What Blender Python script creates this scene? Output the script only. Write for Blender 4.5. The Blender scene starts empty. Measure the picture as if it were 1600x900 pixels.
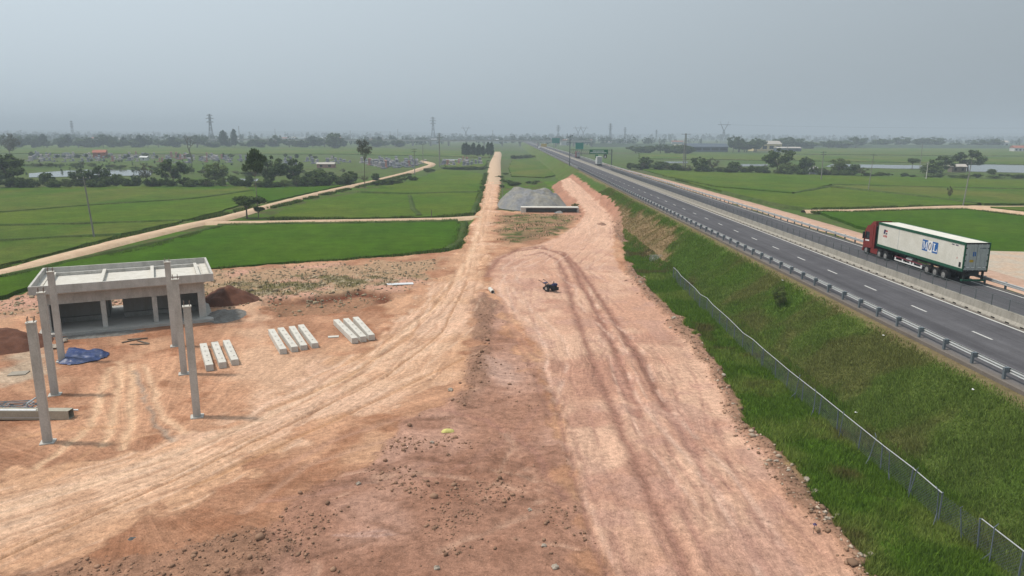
import bpy, math, random
import numpy as np
from mathutils import Matrix, Vector
R_ = math.radians
rnd = random.Random(7)
rng = np.random.default_rng(11)
scene = bpy.context.scene
col = scene.collection

# ------------------------------------------------------------------ camera, sky, sun, exposure
cam = bpy.data.cameras.new('camera'); cam.lens = 25.200; cam.sensor_width = 36; cam.clip_start = 0.5; cam.clip_end = 30000
cam_o = bpy.data.objects.new('camera', cam); col.objects.link(cam_o)
ax = ((0.999977,-0.005197,0.004266),(-0.003083,0.209550,0.977793),(-0.005975,-0.977784,0.209529))
cam_o.matrix_world = Matrix(((ax[0][0], ax[1][0], ax[2][0], 0), (ax[0][1], ax[1][1], ax[2][1], 0), (ax[0][2], ax[1][2], ax[2][2], 19.0), (0, 0, 0, 1)))
scene.camera = cam_o
SUN_EL, SUN_AZ = 62.0, 274.0          # compass: 0 = +Y, 90 = +X
world = bpy.data.worlds.new('World'); scene.world = world; world.use_nodes = True
wn, wl = world.node_tree.nodes, world.node_tree.links
wn.clear()
sky = wn.new('ShaderNodeTexSky'); sky.sky_type = 'NISHITA'; sky.sun_disc = False
sky.sun_elevation = R_(SUN_EL); sky.sun_rotation = R_(SUN_AZ)
sky.altitude = 0; sky.air_density = 1.0; sky.dust_density = 7.0; sky.ozone_density = 1.0
hsv = wn.new('ShaderNodeHueSaturation'); hsv.inputs['Saturation'].default_value = 0.62
mixs = wn.new('ShaderNodeMix'); mixs.data_type = 'RGBA'; mixs.inputs['Factor'].default_value = 0.9
# hazy daylight: pale air, brighter towards the sun's side
sdv = (math.sin(R_(SUN_AZ)) * math.cos(R_(SUN_EL)), math.cos(R_(SUN_AZ)) * math.cos(R_(SUN_EL)), math.sin(R_(SUN_EL)))
wtc = wn.new('ShaderNodeTexCoord'); wdot = wn.new('ShaderNodeVectorMath'); wdot.operation = 'DOT_PRODUCT'; wdot.inputs[1].default_value = sdv
wma = wn.new('ShaderNodeMath'); wma.operation = 'MULTIPLY_ADD'; wma.inputs[1].default_value = 0.94; wma.inputs[2].default_value = 0.81
wsc = wn.new('ShaderNodeVectorMath'); wsc.operation = 'SCALE'; wsc.inputs[0].default_value = (5.1, 5.85, 6.4)
wl.new(wtc.outputs['Generated'], wdot.inputs[0]); wl.new(wdot.outputs['Value'], wma.inputs[0]); wl.new(wma.outputs[0], wsc.inputs['Scale']); wl.new(wsc.outputs[0], mixs.inputs['B'])
bg = wn.new('ShaderNodeBackground'); bg.inputs['Strength'].default_value = 0.1
wo = wn.new('ShaderNodeOutputWorld')
wl.new(sky.outputs[0], hsv.inputs['Color']); wl.new(hsv.outputs[0], mixs.inputs['A']); wl.new(mixs.outputs['Result'], bg.inputs['Color']); wl.new(bg.outputs[0], wo.inputs['Surface'])
sun = bpy.data.lights.new('sun', 'SUN'); sun.energy = 3.0; sun.angle = R_(4.0); sun.color = (1.0, 0.93, 0.83)
sun_o = bpy.data.objects.new('sun', sun); col.objects.link(sun_o)
sd = Vector((math.sin(R_(SUN_AZ)) * math.cos(R_(SUN_EL)), math.cos(R_(SUN_AZ)) * math.cos(R_(SUN_EL)), math.sin(R_(SUN_EL))))
sun_o.rotation_euler = sd.to_track_quat('Z', 'Y').to_euler(); sun_o.location = sd * 60
vs = scene.view_settings; vs.view_transform = 'Standard'; vs.look = 'None'; vs.gamma = 1; vs.exposure = 0.16; vs.use_curve_mapping = False
scene.render.engine = 'CYCLES'
cy = scene.cycles; cy.use_denoising = True; cy.max_bounces = 5; cy.diffuse_bounces = 2; cy.glossy_bounces = 2; cy.volume_bounces = 0
cy.transparent_max_bounces = 6; cy.use_adaptive_sampling = False; cy.sample_clamp_indirect = 4

# ------------------------------------------------------------------ noise and shape helpers
def vnoise(x, y, seed=0):
    xi = np.floor(x).astype(np.int64); yi = np.floor(y).astype(np.int64)
    fx = x - xi; fy = y - yi
    fx = fx * fx * (3 - 2 * fx); fy = fy * fy * (3 - 2 * fy)
    def h(a, b):
        n = (a * 374761393 + b * 668265263 + seed * 1442695041) & 0xffffffff
        n = ((n ^ (n >> 13)) * 1274126177) & 0xffffffff
        return ((n ^ (n >> 16)) & 0xffff) / 65535.0
    a = h(xi, yi); b = h(xi + 1, yi); c = h(xi, yi + 1); d = h(xi + 1, yi + 1)
    return a + (b - a) * fx + (c - a) * fy + (a - b - c + d) * fx * fy
def fbm(x, y, s, o=4, seed=0):
    t = 0; a = 1; n = 0
    for i in range(o):
        t = t + a * vnoise(x / s + 17.3 * i, y / s - 9.1 * i, seed + i); n += a; a *= .5; s *= .5
    return t / n
def sst(a, b, x):
    t = np.clip((x - a) / (b - a), 0, 1); return t * t * (3 - 2 * t)
def poly_sd(poly, X, Y):
    d = np.full(X.shape, 1e9); ins = np.zeros(X.shape, bool); n = len(poly)
    for i in range(n):
        ax_, ay = poly[i]; bx, by = poly[(i + 1) % n]
        ex, ey = bx - ax_, by - ay; wx, wy = X - ax_, Y - ay
        t = np.clip((wx * ex + wy * ey) / max(ex * ex + ey * ey, 1e-9), 0, 1)
        d = np.minimum(d, (wx - ex * t) ** 2 + (wy - ey * t) ** 2)
        c = (ay <= Y) != (by <= Y)
        ins ^= c & (X < ax_ + (Y - ay) / (ey if abs(ey) > 1e-9 else 1e-9) * ex)
    d = np.sqrt(d); return np.where(ins, -d, d)
def line_uv(pl, X, Y):
    best = np.full(X.shape, 1e9); U = np.zeros(X.shape); V = np.zeros(X.shape); s0 = 0
    for i in range(len(pl) - 1):
        ax_, ay = pl[i]; bx, by = pl[i + 1]; ex, ey = bx - ax_, by - ay; L = math.hypot(ex, ey)
        wx, wy = X - ax_, Y - ay
        t = np.clip((wx * ex + wy * ey) / (L * L), 0, 1)
        d = np.hypot(wx - ex * t, wy - ey * t); m = d < best
        best = np.where(m, d, best); U = np.where(m, np.sign(ex * wy - ey * wx) * d, U); V = np.where(m, s0 + t * L, V); s0 += L
    return best, U, V

def np_mesh(name, verts, faces, mat=None, smooth=False, cols=None, vecs=None):
    me = bpy.data.meshes.new(name)
    verts = np.asarray(verts, np.float32); faces = np.asarray(faces, np.int32); k = faces.shape[1]
    me.vertices.add(len(verts)); me.vertices.foreach_set('co', verts.ravel())
    me.loops.add(faces.size); me.loops.foreach_set('vertex_index', faces.ravel())
    me.polygons.add(len(faces)); me.polygons.foreach_set('loop_start', np.arange(0, faces.size, k, dtype=np.int32))
    try: me.polygons.foreach_set('loop_total', np.full(len(faces), k, np.int32))
    except Exception: pass
    if smooth: me.polygons.foreach_set('use_smooth', np.ones(len(faces), bool))
    if cols is not None:
        a = me.color_attributes.new('Col', 'FLOAT_COLOR', 'POINT')
        c = np.ones((len(verts), 4), np.float32); c[:, :3] = cols; a.data.foreach_set('color', c.ravel())
    if vecs is not None:
        a = me.attributes.new('flow', 'FLOAT_VECTOR', 'POINT'); a.data.foreach_set('vector', np.asarray(vecs, np.float32).ravel())
    me.update(calc_edges=True); me.validate()
    if mat: me.materials.append(mat)
    return me
def link(name, me, parent=None, loc=None, rz=0, scale=None):
    o = bpy.data.objects.new(name, me); col.objects.link(o)
    if parent is not None: o.parent = parent
    if loc is not None: o.location = loc
    if rz: o.rotation_euler = (0, 0, rz)
    if scale is not None: o.scale = scale
    return o
class MB:
    def __init__(s): s.v = []; s.f = []
    def add(s, vs, fs):
        b = len(s.v); s.v += [tuple(q) for q in vs]; s.f += [tuple(b + i for i in f) for f in fs]; return s
    def box(s, x0, x1, y0, y1, z0, z1, rz=0, c=None):
        vs = [(x, y, z) for z in (z0, z1) for y in (y0, y1) for x in (x0, x1)]
        if rz:
            cx, cy_ = c if c else ((x0 + x1) / 2, (y0 + y1) / 2); ca, sa = math.cos(rz), math.sin(rz)
            vs = [(cx + (x - cx) * ca - (y - cy_) * sa, cy_ + (x - cx) * sa + (y - cy_) * ca, z) for x, y, z in vs]
        return s.add(vs, [(0, 2, 3, 1), (4, 5, 7, 6), (0, 1, 5, 4), (2, 6, 7, 3), (0, 4, 6, 2), (1, 3, 7, 5)])
    def tube(s, p0, p1, r0, r1=None, n=6, caps=True):
        r1 = r0 if r1 is None else r1
        p0, p1 = Vector(p0), Vector(p1); d = (p1 - p0); d = d.normalized() if d.length > 1e-9 else Vector((0, 0, 1))
        a = d.cross(Vector((0, 0, 1)) if abs(d.z) < .9 else Vector((1, 0, 0))).normalized(); b = d.cross(a)
        vs = []
        for p, r in ((p0, r0), (p1, r1)):
            for i in range(n):
                t = 2 * math.pi * i / n; vs.append(p + (a * math.cos(t) + b * math.sin(t)) * r)
        fs = [(i, (i + 1) % n, n + (i + 1) % n, n + i) for i in range(n)]
        if caps: fs += [tuple(range(n - 1, -1, -1)), tuple(range(n, 2 * n))]
        return s.add(vs, fs)
    def path(s, pts, r, n=6):
        for i in range(len(pts) - 1): s.tube(pts[i], pts[i + 1], r[i] if isinstance(r, (list, tuple)) else r, r[i + 1] if isinstance(r, (list, tuple)) else r, n)
        return s
    def prism(s, poly, z0, z1):      # polygon in xy
        n = len(poly)
        return s.add([(x, y, z0) for x, y in poly] + [(x, y, z1) for x, y in poly], [tuple(range(n - 1, -1, -1)), tuple(range(n, 2 * n))] + [(i, (i + 1) % n, n + (i + 1) % n, n + i) for i in range(n)])
    def extr_y(s, prof, y0, y1):     # profile in xz, along y
        n = len(prof)
        return s.add([(x, y0, z) for x, z in prof] + [(x, y1, z) for x, z in prof], [tuple(range(n)), tuple(range(2 * n - 1, n - 1, -1))] + [(i, n + i, n + (i + 1) % n, (i + 1) % n) for i in range(n)])
    def extr_x(s, prof, x0, x1):     # profile in yz, along x
        n = len(prof)
        return s.add([(x0, y, z) for y, z in prof] + [(x1, y, z) for y, z in prof], [tuple(range(n - 1, -1, -1)), tuple(range(n, 2 * n))] + [(i, (i + 1) % n, n + (i + 1) % n, n + i) for i in range(n)])
    def mesh(s, name, mat, smooth=False, bevel=0):
        me = bpy.data.meshes.new(name); me.from_pydata(s.v, [], s.f); me.update()
        if bevel:
            import bmesh
            bm = bmesh.new(); bm.from_mesh(me); bmesh.ops.bevel(bm, geom=list(bm.edges), offset=bevel, segments=2, affect='EDGES', clamp_overlap=True); bm.to_mesh(me); bm.free()
        if smooth: me.polygons.foreach_set('use_smooth', np.ones(len(me.polygons), bool))
        me.materials.append(mat); return me
    def obj(s, name, mat, parent=None, loc=None, rz=0, smooth=False, bevel=0):
        return link(name, s.mesh(name, mat, smooth, bevel), parent, loc, rz)
def tag(o, label=None, cat=None, group=None, kind=None):
    if label: o['label'] = label
    if cat: o['category'] = cat
    if group: o['group'] = group
    if kind: o['kind'] = kind
    return o
def thing(name, label, cat, loc=(0, 0, 0), rz=0, group=None, scale=None):
    return tag(link(name, None, None, loc, rz, scale), label, cat, group)
def clone(root, loc=None, rz=None, scale=None, label=None, group=None):
    r = root.copy(); col.objects.link(r)
    if loc is not None: r.location = loc
    if rz is not None: r.rotation_euler = (0, 0, rz)
    if scale is not None: r.scale = scale
    if label: r['label'] = label
    if group: r['group'] = group
    for ch in root.children:
        c = ch.copy(); col.objects.link(c); c.parent = r
        for g in ch.children:
            d = g.copy(); col.objects.link(d); d.parent = c
    return r

ONES = 'first second third fourth fifth sixth seventh eighth ninth tenth eleventh twelfth thirteenth fourteenth fifteenth sixteenth seventeenth eighteenth nineteenth'.split()
def ordinal(n):
    if n < 20: return ONES[n - 1]
    t = ('twent', 'thirt', 'fort', 'fift')[n // 10 - 2]
    return t + 'ieth' if n % 10 == 0 else t + 'y-' + ONES[n % 10 - 1]

# ------------------------------------------------------------------ materials
def nodes(name):
    m = bpy.data.materials.new(name); m.use_nodes = True; nt = m.node_tree
    return m, nt, nt.nodes, nt.links, nt.nodes['Principled BSDF']
def mth(nt, op, a, b=None, clamp=False):
    n = nt.nodes.new('ShaderNodeMath'); n.operation = op; n.use_clamp = clamp
    for i, q in enumerate((a, b)):
        if q is None: continue
        if isinstance(q, (int, float)): n.inputs[i].default_value = q
        else: nt.links.new(q, n.inputs[i])
    return n.outputs[0]
def noise(nt, vec, scale, detail=4, rough=.55):
    n = nt.nodes.new('ShaderNodeTexNoise'); n.inputs['Scale'].default_value = scale; n.inputs['Detail'].default_value = detail; n.inputs['Roughness'].default_value = rough
    if vec is not None: nt.links.new(vec, n.inputs['Vector'])
    return n.outputs['Fac']
def mapping(nt, vec, scale):
    n = nt.nodes.new('ShaderNodeMapping'); n.inputs['Scale'].default_value = scale; nt.links.new(vec, n.inputs['Vector']); return n.outputs[0]
def rng_map(nt, v, a, b, lo=.3, hi=.7):
    n = nt.nodes.new('ShaderNodeMapRange'); n.inputs['From Min'].default_value = lo; n.inputs['From Max'].default_value = hi
    n.inputs['To Min'].default_value = a; n.inputs['To Max'].default_value = b; nt.links.new(v, n.inputs['Value']); return n.outputs[0]
def mixc(nt, f, a, b, mode='MIX'):
    n = nt.nodes.new('ShaderNodeMix'); n.data_type = 'RGBA'; n.blend_type = mode
    for k, q in (('Factor', f), ('A', a), ('B', b)):
        if isinstance(q, (int, float)): n.inputs[k].default_value = q
        elif isinstance(q, tuple): n.inputs[k].default_value = (*q, 1)
        else: nt.links.new(q, n.inputs[k])
    return n.outputs['Result']
def scale_col(nt, c, f):
    n = nt.nodes.new('ShaderNodeVectorMath'); n.operation = 'SCALE'
    nt.links.new(c, n.inputs[0]); nt.links.new(f, n.inputs['Scale']); return n.outputs[0]
def bump(nt, h, strength, dist):
    n = nt.nodes.new('ShaderNodeBump'); n.inputs['Strength'].default_value = strength; n.inputs['Distance'].default_value = dist
    nt.links.new(h, n.inputs['Height']); return n.outputs[0]
def plain(name, c, rough=.7, metal=0.0, var=.18, vscale=1.5, bmp=0.0, c2=None, spec=.3):
    m, nt, N, L, P = nodes(name)
    tc = N.new('ShaderNodeTexCoord').outputs['Object']
    n1 = noise(nt, tc, vscale, 6, .6); n2 = noise(nt, tc, vscale * 9, 4, .6)
    cc = mixc(nt, rng_map(nt, n1, 0, 1, .35, .65), c, c2 if c2 else tuple(q * (1 - var) for q in c))
    cc = scale_col(nt, cc, rng_map(nt, n2, 1 - var * .6, 1 + var * .6))
    L.new(cc, P.inputs['Base Color']); P.inputs['Roughness'].default_value = rough; P.inputs['Metallic'].default_value = metal
    P.inputs['Specular IOR Level'].default_value = spec
    if bmp: L.new(bump(nt, n2, .6, bmp), P.inputs['Normal'])
    return m
def concrete(name, c, stain=(.16, .14, .11), amt=.5):
    m, nt, N, L, P = nodes(name)
    tc = N.new('ShaderNodeTexCoord').outputs['Object']
    n1 = noise(nt, mapping(nt, tc, (1, 1, .35)), 1.3, 7, .65); n2 = noise(nt, tc, 14, 5, .6)
    cc = mixc(nt, rng_map(nt, n1, 0, amt, .42, .75), c, stain)
    cc = scale_col(nt, cc, rng_map(nt, n2, .86, 1.12))
    L.new(cc, P.inputs['Base Color']); P.inputs['Roughness'].default_value = .88; P.inputs['Specular IOR Level'].default_value = .2
    L.new(bump(nt, n2, .4, .01), P.inputs['Normal'])
    return m
def vcol(name, rough=.9, trans=0.0):
    m, nt, N, L, P = nodes(name)
    a = N.new('ShaderNodeVertexColor'); a.layer_name = 'Col'
    L.new(a.outputs['Color'], P.inputs['Base Color']); P.inputs['Roughness'].default_value = rough; P.inputs['Specular IOR Level'].default_value = .04
    if trans:
        t = N.new('ShaderNodeBsdfTranslucent'); L.new(a.outputs['Color'], t.inputs['Color'])
        mx = N.new('ShaderNodeMixShader'); mx.inputs[0].default_value = trans
        L.new(P.outputs[0], mx.inputs[1]); L.new(t.outputs[0], mx.inputs[2]); L.new(mx.outputs[0], N['Material Output'].inputs['Surface'])
    return m

def soil_material():
    m, nt, N, L, P = nodes('soil')
    a = N.new('ShaderNodeVertexColor'); a.layer_name = 'Col'
    tc = N.new('ShaderNodeTexCoord').outputs['Object']
    fl = N.new('ShaderNodeAttribute'); fl.attribute_name = 'flow'
    sx = N.new('ShaderNodeSeparateXYZ'); L.new(fl.outputs['Vector'], sx.inputs[0])
    cb = N.new('ShaderNodeCombineXYZ'); L.new(sx.outputs['X'], cb.inputs[0]); L.new(sx.outputs['Y'], cb.inputs[1])
    amp = sx.outputs['Z']
    s1 = noise(nt, mapping(nt, cb.outputs[0], (1.1, .035, 1)), 1.0, 5, .6)
    s2 = noise(nt, mapping(nt, cb.outputs[0], (5.5, .12, 1)), 1.0, 5, .65)
    n0 = noise(nt, tc, .35, 5, .6); n1 = noise(nt, tc, 2.4, 8, .68); n2 = noise(nt, tc, 17, 5, .65)
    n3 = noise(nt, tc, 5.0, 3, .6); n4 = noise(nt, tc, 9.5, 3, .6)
    st = mth(nt, 'ADD', mth(nt, 'MULTIPLY', mth(nt, 'SUBTRACT', s1, .5), 1.0), mth(nt, 'MULTIPLY', mth(nt, 'SUBTRACT', s2, .5), .9))
    st = mth(nt, 'ADD', mth(nt, 'MULTIPLY', st, amp), 1.0)
    c = scale_col(nt, a.outputs['Color'], st)
    c = scale_col(nt, c, rng_map(nt, n1, .68, 1.26)); c = scale_col(nt, c, rng_map(nt, n2, .74, 1.2)); c = scale_col(nt, c, rng_map(nt, n0, .9, 1.08))
    c = mixc(nt, rng_map(nt, n0, 0, .22, .5, .7), c, mixc(nt, 1.0, c, (.97, .88, .86), 'MULTIPLY'))
    c = scale_col(nt, c, rng_map(nt, n3, 1.0, .80, .58, .64)); c = scale_col(nt, c, rng_map(nt, n4, 1.0, 1.2, .60, .66)); c = scale_col(nt, c, rng_map(nt, n4, .82, 1.0, .36, .41))  # dark specks: shade of small clods painted into the colour; pale specks lighten it
    L.new(c, P.inputs['Base Color']); P.inputs['Roughness'].default_value = .95; P.inputs['Specular IOR Level'].default_value = .03
    h = mth(nt, 'ADD', mth(nt, 'ADD', n1, mth(nt, 'MULTIPLY', n2, .35)), mth(nt, 'MULTIPLY', mth(nt, 'MULTIPLY', s2, amp), .6))
    L.new(bump(nt, h, .8, .16), P.inputs['Normal'])
    return m
def rice_material(name, c, c2, fine=.3, patch=.035):
    m, nt, N, L, P = nodes(name)
    tc = N.new('ShaderNodeTexCoord').outputs['Object']
    n0 = noise(nt, mapping(nt, tc, (1, .6, 1)), patch, 5, .6); n1 = noise(nt, tc, .35, 6, .65); n2 = noise(nt, mapping(nt, tc, (1, 2.2, 1)), 2.6, 4, .7)
    cc = mixc(nt, rng_map(nt, n0, 0, 1, .38, .62), c, c2)
    rw = noise(nt, mapping(nt, tc, (.22, 3.2, 1)), 1.0, 3, .6); cc = scale_col(nt, cc, rng_map(nt, rw, .80, 1.18)); nb = noise(nt, tc, .09, 4, .6); cc = scale_col(nt, cc, rng_map(nt, nb, .86, 1.14))
    cc = scale_col(nt, cc, rng_map(nt, n1, .78, 1.2)); cc = scale_col(nt, cc, rng_map(nt, n2, 1 - fine, 1 + fine))
    L.new(cc, P.inputs['Base Color']); P.inputs['Roughness'].default_value = .8; P.inputs['Specular IOR Level'].default_value = .02
    L.new(bump(nt, n2, .8, .25), P.inputs['Normal'])
    return m
def asphalt_material():
    m, nt, N, L, P = nodes('asphalt')
    tc = N.new('ShaderNodeTexCoord').outputs['Object']
    n0 = noise(nt, mapping(nt, tc, (1, .03, 1)), 1.1, 5, .6); n1 = noise(nt, tc, .5, 6, .6); n2 = noise(nt, tc, 9, 6, .7)
    cc = mixc(nt, rng_map(nt, n0, 0, 1, .35, .65), (.072, .069, .075), (.102, .098, .104))
    n3 = noise(nt, mapping(nt, tc, (.9, .004, 1)), 1.0, 3, .6); cc = scale_col(nt, cc, rng_map(nt, n3, .78, 1.18))
    sxx = N.new('ShaderNodeSeparateXYZ'); L.new(tc, sxx.inputs[0]); xw = sxx.outputs['X']
    wob_ = mth(nt, 'MULTIPLY', mth(nt, 'SUBTRACT', n1, .5), .9); xw = mth(nt, 'ADD', xw, wob_)
    e1 = rng_map(nt, xw, 1, 0, 30.1, 31.0); e2 = rng_map(nt, mth(nt, 'ABSOLUTE', mth(nt, 'SUBTRACT', xw, 39.87)), 1, 0, .3, .95); e3 = rng_map(nt, xw, 0, 1, 47.6, 48.4)
    dust = mth(nt, 'MULTIPLY', mth(nt, 'MAXIMUM', mth(nt, 'MAXIMUM', e1, e2), e3), .6)
    cc = mixc(nt, dust, cc, (.20, .165, .13))
    cc = scale_col(nt, cc, rng_map(nt, n1, .88, 1.1)); cc = scale_col(nt, cc, rng_map(nt, n2, .84, 1.16))
    L.new(cc, P.inputs['Base Color']); P.inputs['Roughness'].default_value = .85; P.inputs['Specular IOR Level'].default_value = .025
    L.new(bump(nt, n2, .3, .01), P.inputs['Normal'])
    return m
def ground_material():
    m, nt, N, L, P = nodes('far_ground')
    tc = N.new('ShaderNodeTexCoord').outputs['Object']
    n0 = noise(nt, mapping(nt, tc, (1, .55, 1)), .012, 5, .6); n1 = noise(nt, tc, .11, 6, .65); n2 = noise(nt, tc, 1.4, 5, .7); n3 = noise(nt, tc, .0035, 3, .5)
    cc = mixc(nt, rng_map(nt, n0, 0, 1, .4, .6), (.060, .105, .020), (.085, .108, .034))
    cc = mixc(nt, rng_map(nt, n1, 0, .85, .50, .62), cc, (.060, .066, .028))
    cc = mixc(nt, rng_map(nt, n3, 0, .8, .5, .6), cc, (.085, .088, .042))
    cc = scale_col(nt, cc, rng_map(nt, n2, .72, 1.25))
    L.new(cc, P.inputs['Base Color']); P.inputs['Roughness'].default_value = .9; P.inputs['Specular IOR Level'].default_value = .02
    L.new(bump(nt, n2, .6, .2), P.inputs['Normal'])
    return m
def water_material():
    m, nt, N, L, P = nodes('pond_water')
    P.inputs['Base Color'].default_value = (.12, .12, .09, 1); P.inputs['Roughness'].default_value = .08; P.inputs['IOR'].default_value = 1.33; P.inputs['Specular IOR Level'].default_value = .6
    tc = N.new('ShaderNodeTexCoord').outputs['Object']; L.new(bump(nt, noise(nt, tc, 1.2, 3), .08, .05), P.inputs['Normal'])
    return m
M = dict(
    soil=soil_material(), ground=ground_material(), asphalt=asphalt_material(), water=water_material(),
    rice_bright=rice_material('rice_bright', (.038, .092, .003), (.054, .102, .006), .4),
    rice_mid=rice_material('rice_mid', (.058, .108, .009), (.085, .118, .014), .42),
    rice_left=rice_material('rice_left', (.052, .104, .010), (.105, .118, .024), .42),
    bund=rice_material('bund_grass', (.045, .080, .016), (.075, .095, .030), .45, .2),
    path=plain('path_soil', (.50, .36, .24), .95, var=.22, vscale=.5, bmp=.05, c2=(.42, .28, .18)),
    path2=plain('path_pink_soil', (.46, .30, .22), .95, var=.25, vscale=.4, bmp=.05, c2=(.36, .22, .15)),
    leaf=vcol('leaf', .8, .25), grass=vcol('grass_blade', .85, .25), clod=vcol('clod_soil', .95),
    bark=plain('bark', (.13, .105, .08), .95, var=.3, vscale=3, bmp=.03), bark_pale=plain('bark_pale', (.24, .20, .16), .95, var=.3, vscale=3, bmp=.03),
    conc=concrete('concrete_grey', (.47, .45, .415), (.22, .20, .17), .65), conc_pale=concrete('concrete_pale', (.54, .51, .46), (.30, .26, .20), .5), conc_dark=concrete('concrete_rough_wall', (.27, .26, .24)),
    conc_slab=concrete('concrete_slab', (.40, .38, .35), (.26, .24, .21)), barrier=concrete('concrete_barrier', (.34, .31, .265), (.13, .12, .10), .75), pole=concrete('concrete_pole', (.24, .23, .21)),
    galv=plain('galvanised_steel', (.42, .43, .43), .5, .25, .12, 2), galv_dark=plain('galvanised_post', (.14, .165, .185), .55, .2, .15, 2), wire=plain('fence_wire', (.13, .145, .145), .6, .2, .1),
    paint=plain('road_paint', (.50, .49, .46), .7, 0, .2, 3), dark=plain('dark_void', (.012, .012, .012), .9), rubber=plain('tyre_rubber', (.025, .025, .026), .85, 0, .25, 4),
    rim=plain('steel_rim', (.45, .44, .42), .4, .6), red=plain('cab_red', (.20, .022, .018), .35, 0, .2, 1.5, spec=.5), black=plain('black_trim', (.018, .018, .02), .5), glass=plain('dark_glass', (.02, .025, .03), .08, 0, .05, spec=.7),
    cont=plain('container_white', (.64, .61, .54), .5, 0, .12, .7, c2=(.56, .53, .455)), cgreen=plain('container_green', (.012, .085, .045), .5, 0, .25, 2), door=plain('container_door', (.40, .41, .39), .5, 0, .2, 1.5),
    blue=plain('logo_blue', (.02, .11, .33), .5, 0, .05), white=plain('white_print', (.75, .74, .72), .5, 0, .05), navy=plain('logo_navy', (.05, .03, .09), .5), ored=plain('logo_red', (.45, .06, .05), .5), yellow=plain('yellow_print', (.5, .33, .03), .5), chassis=plain('chassis', (.03, .032, .03), .7, 0, .3, 2),
    tank=plain('fuel_tank', (.42, .42, .40), .4, .5), sign=plain('sign_green', (.008, .13, .06), .5, 0, .08), sign2=plain('sign_teal', (.01, .20, .16), .5, 0, .08), mast=plain('sign_mast', (.10, .115, .125), .5, .3),
    tarp=plain('blue_tarp', (.022, .045, .15), .45, 0, .35, 1.2, c2=(.012, .025, .08), spec=.5), steel=plain('pale_steel_box', (.36, .33, .26), .6, .1, .2, 1.2), pipe=plain('white_pipe', (.62, .63, .64), .4),
    board=plain('board', (.30, .26, .21), .8), rock=plain('rock', (.42, .35, .28), .95, 0, .35, 3, .04), yel=plain('yellow_sack', (.56, .50, .17), .7, 0, .2, 3), engine=plain('engine_black', (.016, .017, .022), .55, 0, .3, 4), engine_blue=plain('engine_blue', (.02, .03, .10), .45, 0, .2, 4),
    lattice=plain('pylon_steel', (.16, .17, .18), .6, .3), roof_tin=plain('roof_tin', (.42, .38, .33), .6, 0, .2, .4), wall_y=plain('wall_yellow', (.60, .48, .24), .85), wall_w=plain('wall_white', (.60, .60, .58), .85), roof_blue=plain('roof_bluegrey', (.07, .09, .12), .6, 0, .2, .3), roof_red=plain('roof_red', (.36, .12, .07), .8, 0, .25, .5), wood=plain('weathered_wood', (.16, .13, .10), .9),
    grave=plain('grave_stone', (.24, .24, .27), .85, 0, .3, 1), grave2=plain('grave_plaster', (.38, .35, .34), .85, 0, .3, 1), grave3=plain('grave_pink', (.36, .20, .17), .85, 0, .3, 1), far_house=plain('far_house', (.42, .43, .44), .9), hill=plain('hill_wood', (.05, .075, .04), .95, 0, .4, .01), van=plain('van_white', (.62, .62, .60), .4), truck_red=plain('truck_dark_red', (.16, .03, .04), .5), drygrass=plain('straw', (.34, .27, .13), .95), tile=plain('rust_frame', (.20, .15, .12), .7),
)
def gravel_material():
    m, nt, N, L, P = nodes('gravel')
    tc = N.new('ShaderNodeTexCoord').outputs['Object']
    n0 = noise(nt, tc, .22, 5, .6); n1 = noise(nt, tc, 1.6, 7, .7); n2 = noise(nt, tc, 9, 4, .7)
    c = mixc(nt, rng_map(nt, n0, 0, 1, .42, .62), (.17, .17, .178), (.24, .22, .18))
    c = scale_col(nt, c, rng_map(nt, n1, .75, 1.2)); c = scale_col(nt, c, rng_map(nt, n2, .8, 1.18))
    L.new(c, P.inputs['Base Color']); P.inputs['Roughness'].default_value = .95; L.new(bump(nt, mth(nt, 'ADD', n1, mth(nt, 'MULTIPLY', n2, .4)), .7, .15), P.inputs['Normal'])
    return m
M['gravel'] = gravel_material()

# ------------------------------------------------------------------ setting: ground sheet, hills, haze comes last
def sheet(name, x0, x1, y0, y1, z, mat):
    return tag(link(name, np_mesh(name, [(x0, y0, z), (x1, y0, z), (x1, y1, z), (x0, y1, z)], [(0, 1, 2, 3)], mat)), kind='structure')
sheet('ground', -7900, 7900, -300, 7900, -0.75, M['ground'])
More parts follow.
